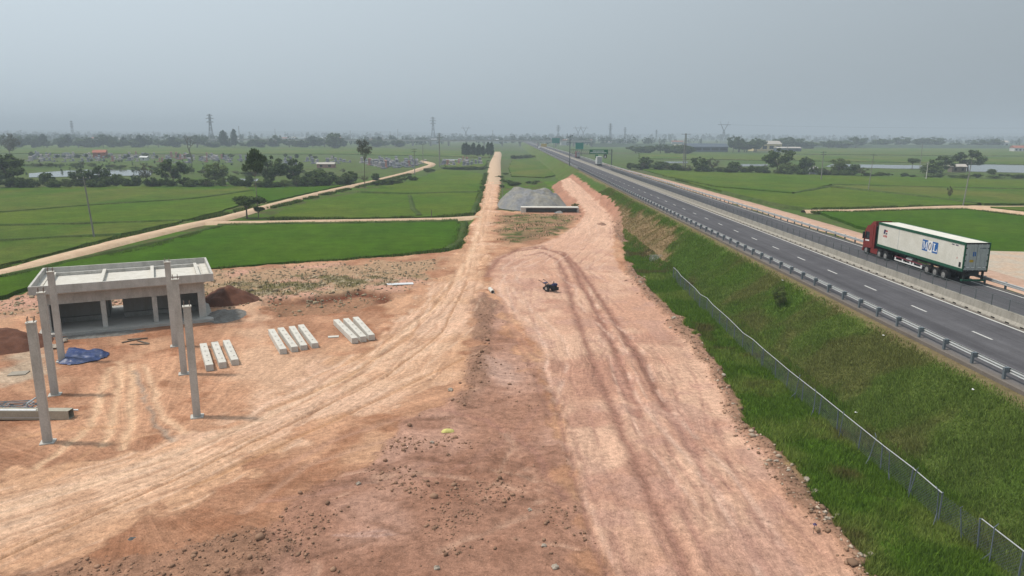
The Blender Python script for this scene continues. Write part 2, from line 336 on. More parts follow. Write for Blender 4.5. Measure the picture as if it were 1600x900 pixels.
# bare construction soil with the grassed embankment of the highway
ROAD_Z, TOE, CREST = 4.5, 22.4, 29.6
DIRT = [(-112, 12), (-112, 84), (-58.50,80.76), (-59.31,88.94), (-42.01,101.16), (-32.79,105.49), (-19.59,112.05), (-10.90,116.65), (-7.88,122.20), (-8.10,149.17), (-7.7,176.6), (-8.4,257.3), (-10.4,422.8), (-4.1,423.4), (-2.8,243.0), (-2.8,186.0), (1.0,181.4), (11.3,184.9), (15.3,232.3), (16.2,264.8), (23.0,313.0), (27.3,308.2), (26.8,260.3), (26.3,214.3), (27.1,185.8), (25.1,157.8), (22.11,133.84), (18.45,112.20), (18.31,98.32), (17.99,85.92), (18.31,71.57), (18.07,61.54), (17.36,53.11), (16.62,46.03), (16.53,40.33), (16.77,35.37), (16.46,31.40), (16.11,28.20), (18.6, 24), (19, 12)]
PINK = [(4.31,28.19), (4.15,33.66), (3.95,41.37), (3.57,50.23), (3.17,59.54), (0.47,74.85), (-1.93,90.60), (-2.90,101.85), (-1.56,111.80), (0.69,116.89), (4.64,123.93), (9.24,134.38), (12.52,144.62), (15.7,156.8), (18.8,172.3), (19.3,191.4), (19.4,210.8), (18.4,230.1), (19.7,271.5), (24.1,283.9), (24.6,249.8), (24.4,208.8), (24.7,182.7), (23.5,158.6), (19.57,131.27), (16.51,112.16), (16.07,95.54), (16.71,84.12), (16.89,72.33), (16.67,61.92), (16.18,52.81), (15.41,45.24), (15.24,39.20), (15.45,34.68), (15.60,31.01), (15.58,28.11), (16.6, 22), (16.8, 12), (4.4, 12), (4.4, 22)]
TAN = [(-40, 26), (-27.82,36.31), (-25.72,38.64), (-21.72,41.92), (-19.16,45.62), (-18.21,49.84), (-16.46,56.28), (-13.19,62.25), (-10.68,75.86), (-8.41,96.95), (-7.14,120.79), (-7.1,164.3), (-8.2,273.6), (-9.6,422.9), (-4.4,423.3), (-2.8,243.0), (-2.6,173.9), (-2.80,126.77), (-3.09,101.85), (-3.60,81.48), (-3.52,65.44), (-3.64,54.78), (-7.19,49.90), (-11.01,45.89), (-13.77,42.04), (-15.74,37.71), (-17.79,33.61), (-19.41,30.67), (-20.88,28.73), (-26, 28), (-34, 20)]
PAD = [(-31.50,81.77), (-29.57,81.80), (-20.81,63.18), (-14.48,56.79), (-10.69,59.43), (-14.70,49.86), (-18.37,48.56), (-22.81,59.33)]
BROWN = [(-15, 24), (-12.13,28.17), (-12.62,31.52), (-10.96,34.95), (-8.80,39.37), (-6.36,47.06), (-3.21,52.68), (-3.56,72.63), (-3.97,86.34), (-2.86,86.35), (-0.48,72.67), (1.22,59.53), (2.62,50.23), (3.07,41.36), (3.49,33.66), (3.89,28.19), (3.6, 24)]
STRIP = [(-4.12,79.86), (-2.86,86.35), (-1.38,78.34), (-1.59,63.36), (-1.44,52.99), (-2.61,47.67), (-4.19,47.66), (-3.31,54.47), (-3.16,65.45)]
CLODS = [(-21.35,28.16), (-19.06,29.02), (-16.04,30.57), (-14.39,31.68), (-12.56,32.69), (-10.66,30.69), (-10.45,28.17), (-14, 26), (-20, 26)]
BAND = [(-57.41,79.18), (-58.10,87.05), (-41.23,99.21), (-22.34,105.68), (-10.44,111.63), (-11.23,92.51), (-14.09,84.05), (-27.72,81.16), (-33.33,78.55), (-42.28,77.83), (-52.51,72.09)]
SCRUB = [(-37.82,89.66), (-31.02,93.90), (-20.99,99.08), (-14.96,97.76), (-15.04,90.00), (-22.86,85.35), (-29.88,83.14), (-35.16,83.07)]
PIT = [(-28.08,81.82), (-22.32,83.24), (-18.65,87.62), (-14.27,86.19), (-14.03,80.05), (-19.01,75.76), (-24.20,74.57), (-27.21,77.42)]
ISLE = [(-1.8,169.7), (4.4,175.5), (16.5,173.1), (13.0,150.8), (8.43,136.99), (3.03,126.90), (-0.40,126.82), (-1.73,142.29)]
DRYSLOPE = [(21.4, 101), (24.2, 108), (28.0, 118), (27.6, 135), (27.2, 160), (26.6, 190), (24.5, 190), (22.0, 150), (21.0, 120)]
GREYYARD = [(-43.59,59.16), (-42.87,61.40), (-39.78,59.19), (-37.16,54.23), (-38.37,51.60)]
PALEPATCH = [(-1.83,59.50), (0.38,57.75), (1.10,53.00), (-0.14,52.13), (-1.42,54.49)]
def spacing(a, b, d0, g):
    out = [a]
    while out[-1] < b: out.append(out[-1] + d0 * max(1, out[-1] / 30) ** g)
    return np.array(out)
ys = spacing(12, 300, .115, 1.22)
xs = np.concatenate([np.arange(-112, -30, .34), np.arange(-30, 30.5, .19)])
X, Y = np.meshgrid(xs, ys)
jx = (fbm(X, Y, 3.2, 4, 3) - .5); jy = (fbm(X, Y, 1.3, 4, 9) - .5)
def msk(poly, w=.5, amp=1.5):
    s = poly_sd(poly, X, Y); return sst(w, -w, s + jx * amp * 2 + jy * amp)
d_dirt = msk(DIRT, .35, .9); d_pink = msk(PINK, .5, .9); d_tan = msk(TAN, .7, 3.2); d_pad = msk(PAD, 1.5, 3)
d_brown = msk(BROWN, .5, 2.6); d_strip = msk(STRIP, .7, 1.2); d_clod = msk(CLODS, .6, 1.6); d_band = msk(BAND, 1.5, 3); d_scrub = msk(SCRUB, 2, 4); d_pit = msk(PIT, .7, 1.5); d_isle = msk(ISLE, 1.2, 2.5); d_dry = msk(DRYSLOPE, 1.0, 2.5); d_gy = msk(GREYYARD, 1.2, 2.5); d_pp = msk(PALEPATCH, .6, 1)
slope = np.clip((X - TOE) / (CREST - TOE), 0, 1)
sd_pink = poly_sd(PINK, X, Y); ramp = np.interp(Y, [0, 140, 165, 215, 280, 300], [0, 0, .3, 1.2, 2.4, 2.6])
rampH = np.clip(ramp - np.maximum(sd_pink, 0) / 1.5, 0, None)
emb = np.maximum(np.minimum(slope * 4.25, ramp + np.maximum(sd_pink, 0) * .85), rampH)
C_ = np.empty(X.shape + (3,)); 
def lay(c, m): C_[:] = C_ * (1 - m[..., None]) + np.array(c) * m[..., None]
n_a = fbm(X, Y, 9, 4, 21); n_b = fbm(X, Y, 2.5, 4, 22); n_c = fbm(X, Y, .8, 3, 23)
C_[:] = (.32, .175, .105)
lay((.42, .245, .15), sst(.5, .66, n_a)); lay((.25, .12, .066), sst(.52, .7, n_b) * .7); lay((.46, .29, .18), sst(.55, .72, fbm(X, Y, 4, 3, 30)) * .6)
lay((.40, .33, .24), d_gy * .8)
lay((.33, .225, .14), d_band); lay((.42, .25, .18), d_band * sst(.45, .6, n_a)); lay((.13, .115, .05), d_scrub * sst(.3, .6, n_b)); lay((.36, .31, .22), d_scrub * sst(.55, .7, n_c) * .7)
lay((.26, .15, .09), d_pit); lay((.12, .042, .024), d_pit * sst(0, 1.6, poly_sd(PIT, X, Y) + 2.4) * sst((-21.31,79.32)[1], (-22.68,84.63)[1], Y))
lay((.49, .33, .22), d_pad * .8)
lay((.285, .160, .108), d_brown); lay((.38, .235, .172), d_brown * sst(.46, .64, n_a) * .85); lay((.20, .105, .068), d_brown * sst(.52, .7, n_b) * .6)
tan_in = sst(.2, 3.2, -poly_sd(TAN, X, Y))
lay((.46, .285, .175), d_tan); lay((.56, .385, .262), d_tan * tan_in * .8); lay((.40, .232, .138), d_tan * sst(.5, .68, n_b) * .45); lay((.53, .36, .255), d_tan * sst(.5, .65, n_a) * .6)
lay((.215, .13, .088), d_strip * .85)
lay((.27, .165, .11), d_dirt * sst(19, 21, X + (Y - 40) * 0) * 0)
sh = d_dirt * (1 - d_pink) * sst(-1.0, .3, X - np.interp(Y, [12, 30, 45, 60, 90, 120, 170, 300], [16.5, 15.6, 14.2, 14.0, 15.5, 20.5, 22, 23]))
lay((.245, .15, .10), sh)
lay((.43, .258, .178), d_pink); lay((.51, .34, .24), d_pink * sst(.42, .62, n_a) * .85); lay((.35, .198, .14), d_pink * sst(.55, .7, fbm(X, Y, 6, 4, 40)) * .8); lay((.40, .25, .19), d_pink * sst(.56, .66, fbm(X, Y, 3, 3, 41)) * .6)
far_flank = d_dirt * (1 - d_pink) * sst(150, 175, Y) * (X > 8); lay((.33, .18, .12), far_flank)
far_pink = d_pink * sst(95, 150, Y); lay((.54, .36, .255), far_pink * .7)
lay((.40, .27, .21), d_pp * .8)
lay((.20, .14, .075), d_isle); lay((.30, .18, .11), d_isle * sst(.45, .6, n_b)); lay((.09, .10, .035), d_isle * sst(.56, .68, fbm(X, Y, 2.2, 3, 50)))
lay((.255, .152, .10), d_clod * .85)
# wheel tracks: (points, half width, colour, strength, rut depth)
TR = [
 ([(1.22,117.56), (6.21,121.79), (8.96,114.48), (9.66,99.60), (9.67,86.90), (9.79,74.96), (9.70,64.50), (9.49,54.56), (9.17,46.56)], .42, (.235, .125, .09), 1.0, .05),
 ([(4.56,121.76), (9.15,117.07), (10.35,102.09), (10.87,86.92), (11.27,74.15), (11.45,62.46), (11.39,54.58), (11.20,47.75)], .42, (.235, .125, .09), 1.0, .05),
 ([(2.72,113.11), (5.98,117.00), (7.80,109.62), (8.03,96.31), (7.39,81.62), (7.38,71.45), (7.34,59.58), (7.40,46.55), (7.70,36.42), (7.99,28.19)], .36, (.24, .13, .095), .9, .04),
 ([(-2.92,96.13), (-1.54,110.02), (1.78,119.60), (6.32,123.97)], .55, (.245, .13, .09), .9, .04),
 ([(3.56,51.59), (3.63,41.36), (4.05,33.66), (4.31,28.19)], .16, (.24, .13, .10), .6, .04), ([(4.14,51.59), (4.38,40.46), (4.87,32.42), (5.44,28.19)], .14, (.28, .16, .12), .45, .03),
 ([(9.01,59.59), (8.93,47.74), (9.10,37.95), (9.26,28.19)], .34, (.34, .20, .15), .6, .03), ([(11.20,47.75), (11.36,39.61), (11.43,32.44), (11.66,28.20)], .32, (.35, .205, .16), .55, .03),
 ([(2.61,59.54), (0.44,69.63), (-0.62,81.52)], .3, (.28, .16, .12), .5, .03), ([(2.91,45.40), (2.00,57.77), (0.43,67.72)], .2, (.27, .15, .11), .5, .03),
 ([(3.60,94.90), (2.12,86.80), (0.55,90.64)], .6, (.33, .19, .14), .5, .02),
 ([(-23.09,29.46), (-20.98,33.47), (-18.15,38.26), (-14.62,44.88), (-9.84,54.43), (-6.45,67.66), (-5.34,92.60)], .12, (.27, .15, .075), .8, .05), ([(-23.48,30.03), (-21.27,33.99), (-18.40,38.83), (-14.81,45.53), (-10.03,55.52)], .10, (.33, .19, .10), .6, .04),
 ([(-17.33,36.34), (-13.82,42.24), (-10.49,47.63), (-6.78,54.45), (-3.77,59.49)], .18, (.36, .20, .10), .6, .03), ([(-25.94,33.59), (-21.82,38.25), (-16.89,45.30), (-12.20,55.99), (-8.13,78.25), (-5.97,112.94), (-6.5,198.0), (-8.9,422.9)], .5, (.60, .43, .29), .55, .02),
 ([(-16.78,47.59), (-12.89,54.41), (-9.42,66.49), (-7.03,92.58)], .22, (.38, .215, .11), .6, .03), ([(-16.03,52.89), (-12.90,59.41), (-9.57,72.56), (-7.87,92.57)], .2, (.38, .22, .12), .5, .03),
 ([(-4.68,134.90), (-5.6,198.0), (-7.1,337.7)], .25, (.42, .26, .16), .5, .03), ([(-5.20,126.71), (-6.1,181.1), (-8.0,337.6)], .25, (.42, .26, .16), .5, .03),
 ([(-27.20,38.63), (-27.52,44.39), (-30.43,51.37), (-32.91,56.65)], .28, (.54, .37, .235), .95, .03), ([(-25.00,41.71), (-27.51,47.54), (-30.71,54.28), (-32.97,58.36)], .3, (.54, .37, .235), .95, .03), ([(-23.57,41.25), (-25.80,46.38), (-28.95,52.80), (-31.51,57.51)], .3, (.54, .37, .235), .95, .03),
 ([(-20.77,43.39), (-24.02,46.96), (-27.57,52.81), (-30.28,57.51)], .26, (.56, .385, .25), .95, .03), ([(-21.05,42.20), (-24.00,45.82), (-27.55,51.39), (-30.30,55.86)], .16, (.25, .21, .165), .9, .03), ([(-28.30,59.29), (-27.23,53.55), (-26.89,49.40)], .2, (.46, .28, .17), .5, .02), ([(-31.85,42.16), (-28.94,43.97), (-25.84,44.40)], .25, (.42, .24, .13), .5, .02), ([(-25.72,36.32), (-25.33,41.25), (-23.14,43.18)], .25, (.44, .26, .15), .5, .02),
 ([(-12.61,34.81), (-9.51,36.00), (-6.25,37.51), (-3.90,39.55)], .25, (.33, .20, .15), .5, .03), ([(-7.22,31.58), (-5.70,31.81)], .12, (.40, .27, .22), .8, .02), ([(-8.40,31.35), (-5.57,31.36)], .10, (.40, .27, .22), .8, .02), ([(-13.37,38.28), (-11.01,42.25), (-7.53,45.90), (-4.19,47.66)], .3, (.37, .22, .15), .6, .03), ([(-13.53,33.62), (-11.69,38.85), (-7.78,42.26)], .28, (.40, .25, .17), .55, .03), ([(-4.64,47.66), (-1.43,45.93), (1.49,41.36), (2.99,34.98)], .25, (.27, .15, .115), .6, .03), ([(2.14,47.70), (0.31,43.28), (-2.00,39.56), (-4.76,37.13)], .3, (.27, .155, .115), .5, .03),
]
rut = np.zeros(X.shape)
GATE = [fbm(X + 31 * k, Y, 2.2, 3, 61 + k) for k in range(4)]; GATE2 = [fbm(X, Y, 1.2, 3, 71 + k) for k in range(3)]
for pts, w, c, k, dep in TR:
    d, u, v = line_uv(pts, X + jy * .5, Y + jy * .5)
    m = np.exp(-(d / w) ** 2) * k * sst(.15, .42, GATE[0] + .1) * d_dirt
    lay(c, m); rut -= np.exp(-(d / w) ** 2) * dep; rut += np.exp(-((d - 2 * w) / w) ** 2) * dep * .6
A_LINE = [(-28.10,25.59), (-24.89,32.07), (-19.61,37.47), (-14.75,45.31), (-10.11,56.00), (-7.15,75.33), (-5.40,101.81), (-5.5,166.9), (-6.7,273.7), (-7.4,423.1)]
B_LINE = [(11, 10), (9.82,28.20), (8.64,41.38), (8.46,59.59), (6.75,85.04), (6.17,102.01), (12.78,127.13), (20.4,161.4), (25.6,219.6), (26.8,315.5)]
da, ua, va = line_uv(A_LINE, X, Y); db, ub, vb = line_uv(B_LINE, X, Y)
rt = np.random.default_rng(321)
for (u_, v_, dm, wid, cd, cl_, n_) in ((ua, va, d_tan, 5.5, (.33, .19, .115), (.60, .44, .32), 18), (ub, vb, d_pink, 7.0, (.29, .165, .125), (.55, .40, .31), 20)):
    for k in range(n_):
        off = rt.uniform(-wid, wid); am = rt.uniform(.2, 1.6); ph = rt.uniform(0, 6); wl_ = rt.uniform(18, 60); hw_ = rt.uniform(.09, .2); v0 = rt.uniform(0, 120); ln = rt.uniform(15, 60); dark = k % 3 != 0
        cu_ = off + am * np.sin(v_ / wl_ * 6.28 + ph); env = sst(v0 - ln, v0 - ln + 8, v_) * sst(v0 + ln, v0 + ln - 8, v_) * dm
        for gap in (-.9, .9):
            d_ = np.abs(u_ - cu_ - gap); g_ = np.exp(-(d_ / hw_) ** 2) * env * sst(.36, .56, GATE[k % 4])
            lay(cd if dark else cl_, g_ * (.55 if dark else .5)); rut -= g_ * .035
# bulldozer passes and scuffs over the churned brown earth
for k in range(34):
    a0 = rt.uniform(0, 3.14); cx0, cy0 = rt.uniform(-14, 3), rt.uniform(27, 62); L0 = rt.uniform(3, 11); bend = rt.uniform(-.06, .06)
    pts = [(cx0 + math.cos(a0 + bend * t) * t, cy0 + math.sin(a0 + bend * t) * t) for t in np.linspace(-L0 / 2, L0 / 2, 6)]
    d, u, v = line_uv(pts, X + jy * .4, Y + jy * .4); m = np.exp(-(d / rt.uniform(.1, .35)) ** 2) * d_brown * sst(.35, .55, GATE2[k % 3]); lay((.42, .275, .195) if k % 2 else (.19, .105, .07), m * .65); rut -= m * .05
# grass colours off the bare soil
gr = 1 - d_dirt
gcol = np.empty(C_.shape); gcol[:] = (.065, .125, .012)
def glay(c, m): gcol[:] = gcol * (1 - m[..., None]) + np.array(c) * m[..., None]
glay((.100, .160, .022), sst(.45, .62, n_b)); glay((.075, .065, .028), sst(.56, .7, fbm(X, Y, 5, 4, 70)) * .8)
onb = sst(.02, .12, slope)
glay((.085, .115, .026), onb); glay((.115, .095, .040), onb * sst(.46, .64, fbm(X, Y, 4.5, 4, 71)) * .5); glay((.065, .125, .020), onb * sst(.5, .62, fbm(X, Y, 7, 4, 72)) * .8)
glay((.060, .105, .020), onb * sst(120, 180, Y) * .8)
glay((.20, .145, .085), sst(CREST - .9, CREST - .1, X + jx) * .75)
glay((.225, .155, .085), d_dry); glay((.15, .12, .05), d_dry * sst(.5, .65, n_b) * .8)
glay((.055, .075, .025), (X < 15) * sst(.4, .6, n_b) * .7); glay((.12, .085, .045), (X < 15) * sst(.55, .7, n_b) * .6)
lft = 1 - d_dirt
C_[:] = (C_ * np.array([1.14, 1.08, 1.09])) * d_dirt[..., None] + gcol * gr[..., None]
# heights
Z = (n_a - .5) * .25 + (n_b - .5) * .10 + (n_c - .5) * .05
rough = np.clip(d_brown * .62 + d_strip * .6 + d_clod * .8 + sh * .9 + d_band * .7, 0, 1.6) * (1 - d_pink)
Z += np.random.default_rng(5).uniform(-1, 1, X.shape) * (.006 + .022 * rough)
Z += rough * ((fbm(X, Y, 1.7, 4, 80) - .45) * .55 + (np.abs(fbm(X, Y, .7, 3, 81) - .5)) * .35)
Z += d_strip * .12 * (1 - d_tan) + d_clod * (.18 + .35 * (fbm(X, Y, 2.2, 3, 82) - .4)) + sh * .15
Z -= d_pit * .55; Z += rut * 1.7 * d_dirt
Z = np.where(d_dirt < .999, Z * d_dirt + (1 - d_dirt) * -0.5, Z)
right = sst(6, 15, X) * (Y < 330)
gh = (fbm(X, Y, 3.0, 4, 90) - .45) * .55 + (fbm(X, Y, .9, 3, 91) - .5) * .22
Z = Z + (1 - d_dirt) * right * (np.where(X < TOE + .6, .45, .5) + gh * np.where(X > CREST - 1, .2, 1))
fl = np.where(X > 15, 1, sst(140, 180, Y))
dry_cut = d_dry * .25
Z = Z + emb
Z -= dry_cut
crest = X > CREST
Z = np.where(crest, 4.22 + (n_c - .5) * .06, Z)
Z = np.where(X > 29.98, 4.25, Z)
rc = (-2.25,24.10); rr = np.hypot(X - rc[0], (Y - rc[1])); ra = np.arctan2(Y - rc[1], X - rc[0]) * 8
U_, V_, A_ = rr * 1.1 + 5 * fbm(X, Y, 6, 4, 140), ra, d_brown * .7
mA = d_tan > .35; warp = (fbm(X, Y, 7, 4, 141) - .5) * 3.2; U_ = np.where(mA, ua + warp, U_); V_ = np.where(mA, va, V_); A_ = np.where(mA, d_tan * (.35 + .9 * fbm(X, Y, 12, 3, 142)), A_)
mB = d_pink > .35; U_ = np.where(mB, ub + 50 + warp, U_); V_ = np.where(mB, vb, V_); A_ = np.where(mB, d_pink * (.25 + 1.1 * fbm(X, Y, 12, 3, 143)) * (1.0 - .65 * sst(62, 78, Y) * sst(135, 110, Y)), A_)
mD = (d_dirt < .5); U_ = np.where(mD, Y * .9, U_); V_ = np.where(mD, X * 4, V_); A_ = np.where(mD, .25, A_)
yard = (~mA) & (~mB) & (~mD) & (d_brown < .3); yc = (-20.48,36.33); U_ = np.where(yard, np.arctan2(X - yc[0], Y - yc[1]) * 9, U_); V_ = np.where(yard, np.hypot(X - yc[0], Y - yc[1]), V_); A_ = np.where(yard, .8 * (1 - d_band), A_)
ny, nx = X.shape
idx = np.arange(nx * ny).reshape(ny, nx)
F4 = np.stack([idx[:-1, :-1], idx[:-1, 1:], idx[1:, 1:], idx[1:, :-1]], -1).reshape(-1, 4)
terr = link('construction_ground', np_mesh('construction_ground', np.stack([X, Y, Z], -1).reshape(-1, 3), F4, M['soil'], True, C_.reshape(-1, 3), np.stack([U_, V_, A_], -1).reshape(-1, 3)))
tag(terr, kind='structure')
def hz(x, y):
    i = np.clip(np.searchsorted(xs, x) - 1, 0, nx - 2); j = np.clip(np.searchsorted(ys, y) - 1, 0, ny - 2)
    fx = np.clip((x - xs[i]) / (xs[i + 1] - xs[i]), 0, 1); fy = np.clip((y - ys[j]) / (ys[j + 1] - ys[j]), 0, 1)
    return (Z[j, i] * (1 - fx) + Z[j, i + 1] * fx) * (1 - fy) + (Z[j + 1, i] * (1 - fx) + Z[j + 1, i + 1] * fx) * fy
def at_grid(arr, x, y):
    i = np.clip(np.searchsorted(xs, x), 0, nx - 1); j = np.clip(np.searchsorted(ys, y), 0, ny - 1); return arr[j, i]
# embankment beyond the works, and its right-hand side
def bank(name, prof, y0, y1, dy, mat):
    yy = np.arange(y0, y1 + .1, dy); px = np.array([p[0] for p in prof]); pz = np.array([p[1] for p in prof])
    XX, YY = np.meshgrid(px, yy); ZZ = np.repeat(pz[None], len(yy), 0).copy()
    inner = (np.arange(len(prof)) > 0) & (np.arange(len(prof)) < len(prof) - 1)
    ZZ += (fbm(XX, YY, 6, 3, 5) - .5) * .5 * inner[None]; XX = XX + (fbm(XX, YY, 9, 3, 6) - .5) * .8 * inner[None]
    n = len(prof); id2 = np.arange(n * len(yy)).reshape(len(yy), n)
    f = np.stack([id2[:-1, :-1], id2[:-1, 1:], id2[1:, 1:], id2[1:, :-1]], -1).reshape(-1, 4)
    return tag(link(name, np_mesh(name, np.stack([XX, YY, ZZ], -1).reshape(-1, 3), f, mat, True)), kind='structure')
M['bank'] = rice_material('embankment_grass', (.070, .115, .020), (.095, .11, .03), .4, .08)
bank('embankment_slope', [(TOE, -.8), (24, .4), (26, 1.8), (28, 3.2), (29.6, 4.2), (30.4, 4.27)], 299, 1500, 5, M['bank'])
bank('embankment_verge', [(48.3, 4.27), (49.6, 4.2), (52, 2.6), (55, 1.0), (57.5, -.8)], 12, 1500, 3, M['bank'])
# highway carriageways and markings
def ribbon(name, x0, x1, y0, y1, z, mat, n=1):
    yy = np.linspace(y0, y1, n + 1); v = [(x, y, z) for y in yy for x in (x0, x1)]
    return link(name, np_mesh(name, v, [(2 * i, 2 * i + 1, 2 * i + 3, 2 * i + 2) for i in range(n)], mat))
hw = tag(MB().box(30.02, 39.62, 10, 1500, 3.9, ROAD_Z).obj('highway_carriageway', M['asphalt']), kind='structure')
hw2 = tag(MB().box(40.12, 48.35, 10, 1500, 3.9, ROAD_Z).obj('highway_carriageway', M['asphalt']), kind='structure')
tag(MB().box(39.6201, 40.1199, 10, 1500, 3.8, ROAD_Z - .02).obj('median_strip', M['conc']), kind='structure')
ribbon('edge_line', 39.02, 39.24, 10, 1400, ROAD_Z + .005, M['paint']).parent = hw
ribbon('edge_line', 40.5, 40.7, 10, 1400, ROAD_Z + .005, M['paint']).parent = hw2
ribbon('edge_line', 47.35, 47.52, 10, 1400, ROAD_Z + .005, M['paint']).parent = hw2
dash = MB().add([(-.09, -1.15, 0), (.09, -1.15, 0), (.09, 1.15, 0), (-.09, 1.15, 0)], [(0, 1, 2, 3)]).mesh('lane_dash', M['paint'])
for k in range(60):
    link('lane_dash', dash, hw, (35.38, 51.33 + 8.43 * (k - 3), ROAD_Z + .005))
# dirt tracks
def track(name, pts, widths, mat, z=0.0, seed=0, step=2.5, shoulder=.9):
    P = []; 
    for i in range(len(pts) - 1):
        L = math.dist(pts[i], pts[i + 1]); n = max(1, int(L / max(step, L / 60)))
        for k in range(n): t = k / n; P.append((pts[i][0] + (pts[i + 1][0] - pts[i][0]) * t, pts[i][1] + (pts[i + 1][1] - pts[i][1]) * t, widths[i] + (widths[i + 1] - widths[i]) * t))
    P.append((*pts[-1], widths[-1])); P = np.array(P)
    for _ in range(3): P[1:-1] = .25 * P[:-2] + .5 * P[1:-1] + .25 * P[2:]
    T_ = np.gradient(P[:, :2], axis=0); T_ /= np.linalg.norm(T_, axis=1)[:, None]; Nn = np.stack([-T_[:, 1], T_[:, 0]], 1)
    rows = []
    for k, (off, zz) in enumerate(((-1, -.8), (-.5, z), (0, z + .04), (.5, z), (1, -.8))):
        wob = (fbm(P[:, 0] + 13 * k, P[:, 1], 4, 3, seed + k) - .5) * (.9 if k in (1, 3) else .2)
        dist = np.where(abs(off) == 1, np.sign(off) * (P[:, 2] / 2 + shoulder), off * P[:, 2]) + wob
        rows.append(np.concatenate([P[:, :2] + Nn * dist[:, None], np.full((len(P), 1), zz)], 1))
    V = np.stack(rows, 1); n = len(P); i2 = np.arange(n * 5).reshape(n, 5)
    f = np.stack([i2[:-1, :-1], i2[:-1, 1:], i2[1:, 1:], i2[1:, :-1]], -1).reshape(-1, 4)
    return tag(link(name, np_mesh(name, V.reshape(-1, 3), f, mat, True)), kind='structure')
track('dirt_road', [(-5.9,280.8), (-6.3,304.5), (-7.3,378.9), (-9.2,524.5), (-10.3,735.5), (-11.8,817.3)], [5.2, 5.4, 5.6, 6.0, 6.0, 5.5], M['path'], .03, 1)
track('dirt_path', [(-71.46,82.24), (-70.56,98.23), (-70.31,121.52), (-67.9,154.0), (-65.3,165.0), (-65.0,195.7), (-62.5,240.1), (-56.2,297.2), (-50.9,375.4), (-48.8,454.6), (-50.3,485.0), (-62.5,531.2)], [2.6, 2.6, 2.7, 2.9, 3.0, 2.4, 2.4, 2.6, 2.8, 3, 3.2, 3], M['path'], .0, 2)
track('dirt_path', [(-66.4,156.3), (-58.3,157.8), (-42.2,160.7), (-25.4,163.7), (-13.8,165.4), (-6.9,169.5)], [2.6, 1.9, 1.9, 2.0, 2.4, 4], M['path'], -.02, 3)
track('dirt_path', [(62, 60), (66, 95), (68.2, 140), (68.6, 180), (68, 260), (66, 340), (63, 440), (61, 560)], [9, 8, 4.2, 4.2, 4.2, 4.5, 5, 5], M['path2'], .05, 4)
tag(MB().prism([(61, 70), (84, 70), (100, 100), (98, 118), (84, 120), (72, 122), (64, 126), (61, 110)], -.7, -.05).obj('bare_earth_pad', plain('pad_soil', (.36, .31, .25), .95, var=.35, vscale=.25, bmp=.06, c2=(.42, .29, .2))), kind='structure')
track('dirt_path', [(77.3,187.3), (92.6,189.5), (113.9,197.2), (129.9,201.4), (130.0,196.0), (133.3,184.5), (138.5,166.3)], [1.2, 1.2, 1.3, 3.2, 1.8, 1.6, 1.6], M['path'], -.05, 5)
track('dirt_path', [(129.9,201.4), (137.0,199.9), (157.0,202.5)], [2, 1.1, 1.1], M['path'], -.06, 6)
# rice plots: each a raised crop canopy with an uneven edge
def plot(poly, mat, z=-.15, name='rice_field', step=2.5, jit=.5):
    pts = []
    for i in range(len(poly)):
        a, b = poly[i], poly[(i + 1) % len(poly)]; L = math.dist(a, b); n = max(1, int(L / max(step, L / 40)))
        for k in range(n):
            t = k / n; x, y = a[0] + (b[0] - a[0]) * t, a[1] + (b[1] - a[1]) * t
            pts.append((x + rnd.uniform(-jit, jit), y + rnd.uniform(-jit, jit) * 1.2))
    o = MB().prism(pts, -.74, z).obj(name, mat)
    return tag(o, kind='structure')
plot([(-71.90,74.57), (-68.87,88.80), (-65.74,106.51), (-62.04,122.42), (-60.5,150.9), (-40.5,154.2), (-21.6,157.1), (-11.6,159.2), (-9.8,152.4), (-8.95,128.18), (-10.24,121.43), (-16.10,116.21), (-23.50,111.37), (-33.28,107.13), (-42.34,102.67), (-48.98,95.82), (-60.32,90.52), (-60.33,83.41), (-63.36,77.57)], M['rice_bright'], -.02)
plot([(-55.1,165.3), (-43.5,165.7), (-29.0,167.5), (-15.8,170.6), (-9.2,176.5), (-8.7,201.6), (-9.4,242.7), (-20.0,240.8), (-31.9,233.7), (-49.3,238.0), (-56.3,216.0), (-57.3,187.3)], M['rice_mid'], -.1)
plot([(-48.3,243.5), (-32.4,237.5), (-20.4,244.9), (-9.4,246.9), (-10.9,353.9), (-25.5,391.1), (-37.0,404.7), (-40.6,298.2), (-46.0,268.1)], M['rice_mid'], -.12)
plot([(-176.9,234.4), (-180.4,257.4), (-138.8,264.6), (-98.3,268.5), (-88.3,250.1), (-94.8,216.5), (-112.8,197.4), (-124.9,176.9), (-131.9,173.7)], M['rice_left'], -.12)
plot([(-131.8,169.5), (-123.9,175.5), (-111.3,194.7), (-93.4,213.3), (-86.8,245.8), (-74.8,215.2), (-72.3,178.8), (-72.9,162.2), (-90.8,155.6), (-107.5,151.7), (-116.39,149.26)], M['rice_mid'], -.13)
plot([(-116.59,146.09), (-105.99,149.56), (-89.5,153.4), (-72.5,159.7), (-74.86,138.46), (-83.68,134.64), (-92.06,129.38), (-99.82,124.51)], M['rice_left'], -.12)
plot([(-100.28,122.28), (-90.97,127.80), (-82.65,132.94), (-74.65,135.75), (-74.25,117.28), (-74.66,104.17), (-75.84,91.50)], M['rice_left'], -.13)
plot([(-93.7,255.8), (-74.0,266.5), (-62.3,277.6), (-66.6,232.0), (-68.7,207.0), (-77.3,224.2)], M['rice_bright'], -.14)
for q in ([(-474.8,683.8), (-281.3,692.1), (-146.4,713.7), (-216.0,1054.7), (-475.6,1101.6), (-752.9,1086.6)], [(-141.8,691.3), (-60.3,661.1), (-16.1,611.6), (-17.9,786.9), (-172.3,1014.5), (-195.6,963.1)], [(-34.8,420.6), (-14.2,414.4), (-15.4,550.1), (-51.1,560.0)]):
    plot(q, M['rice_left'], -.2, jit=1.5)
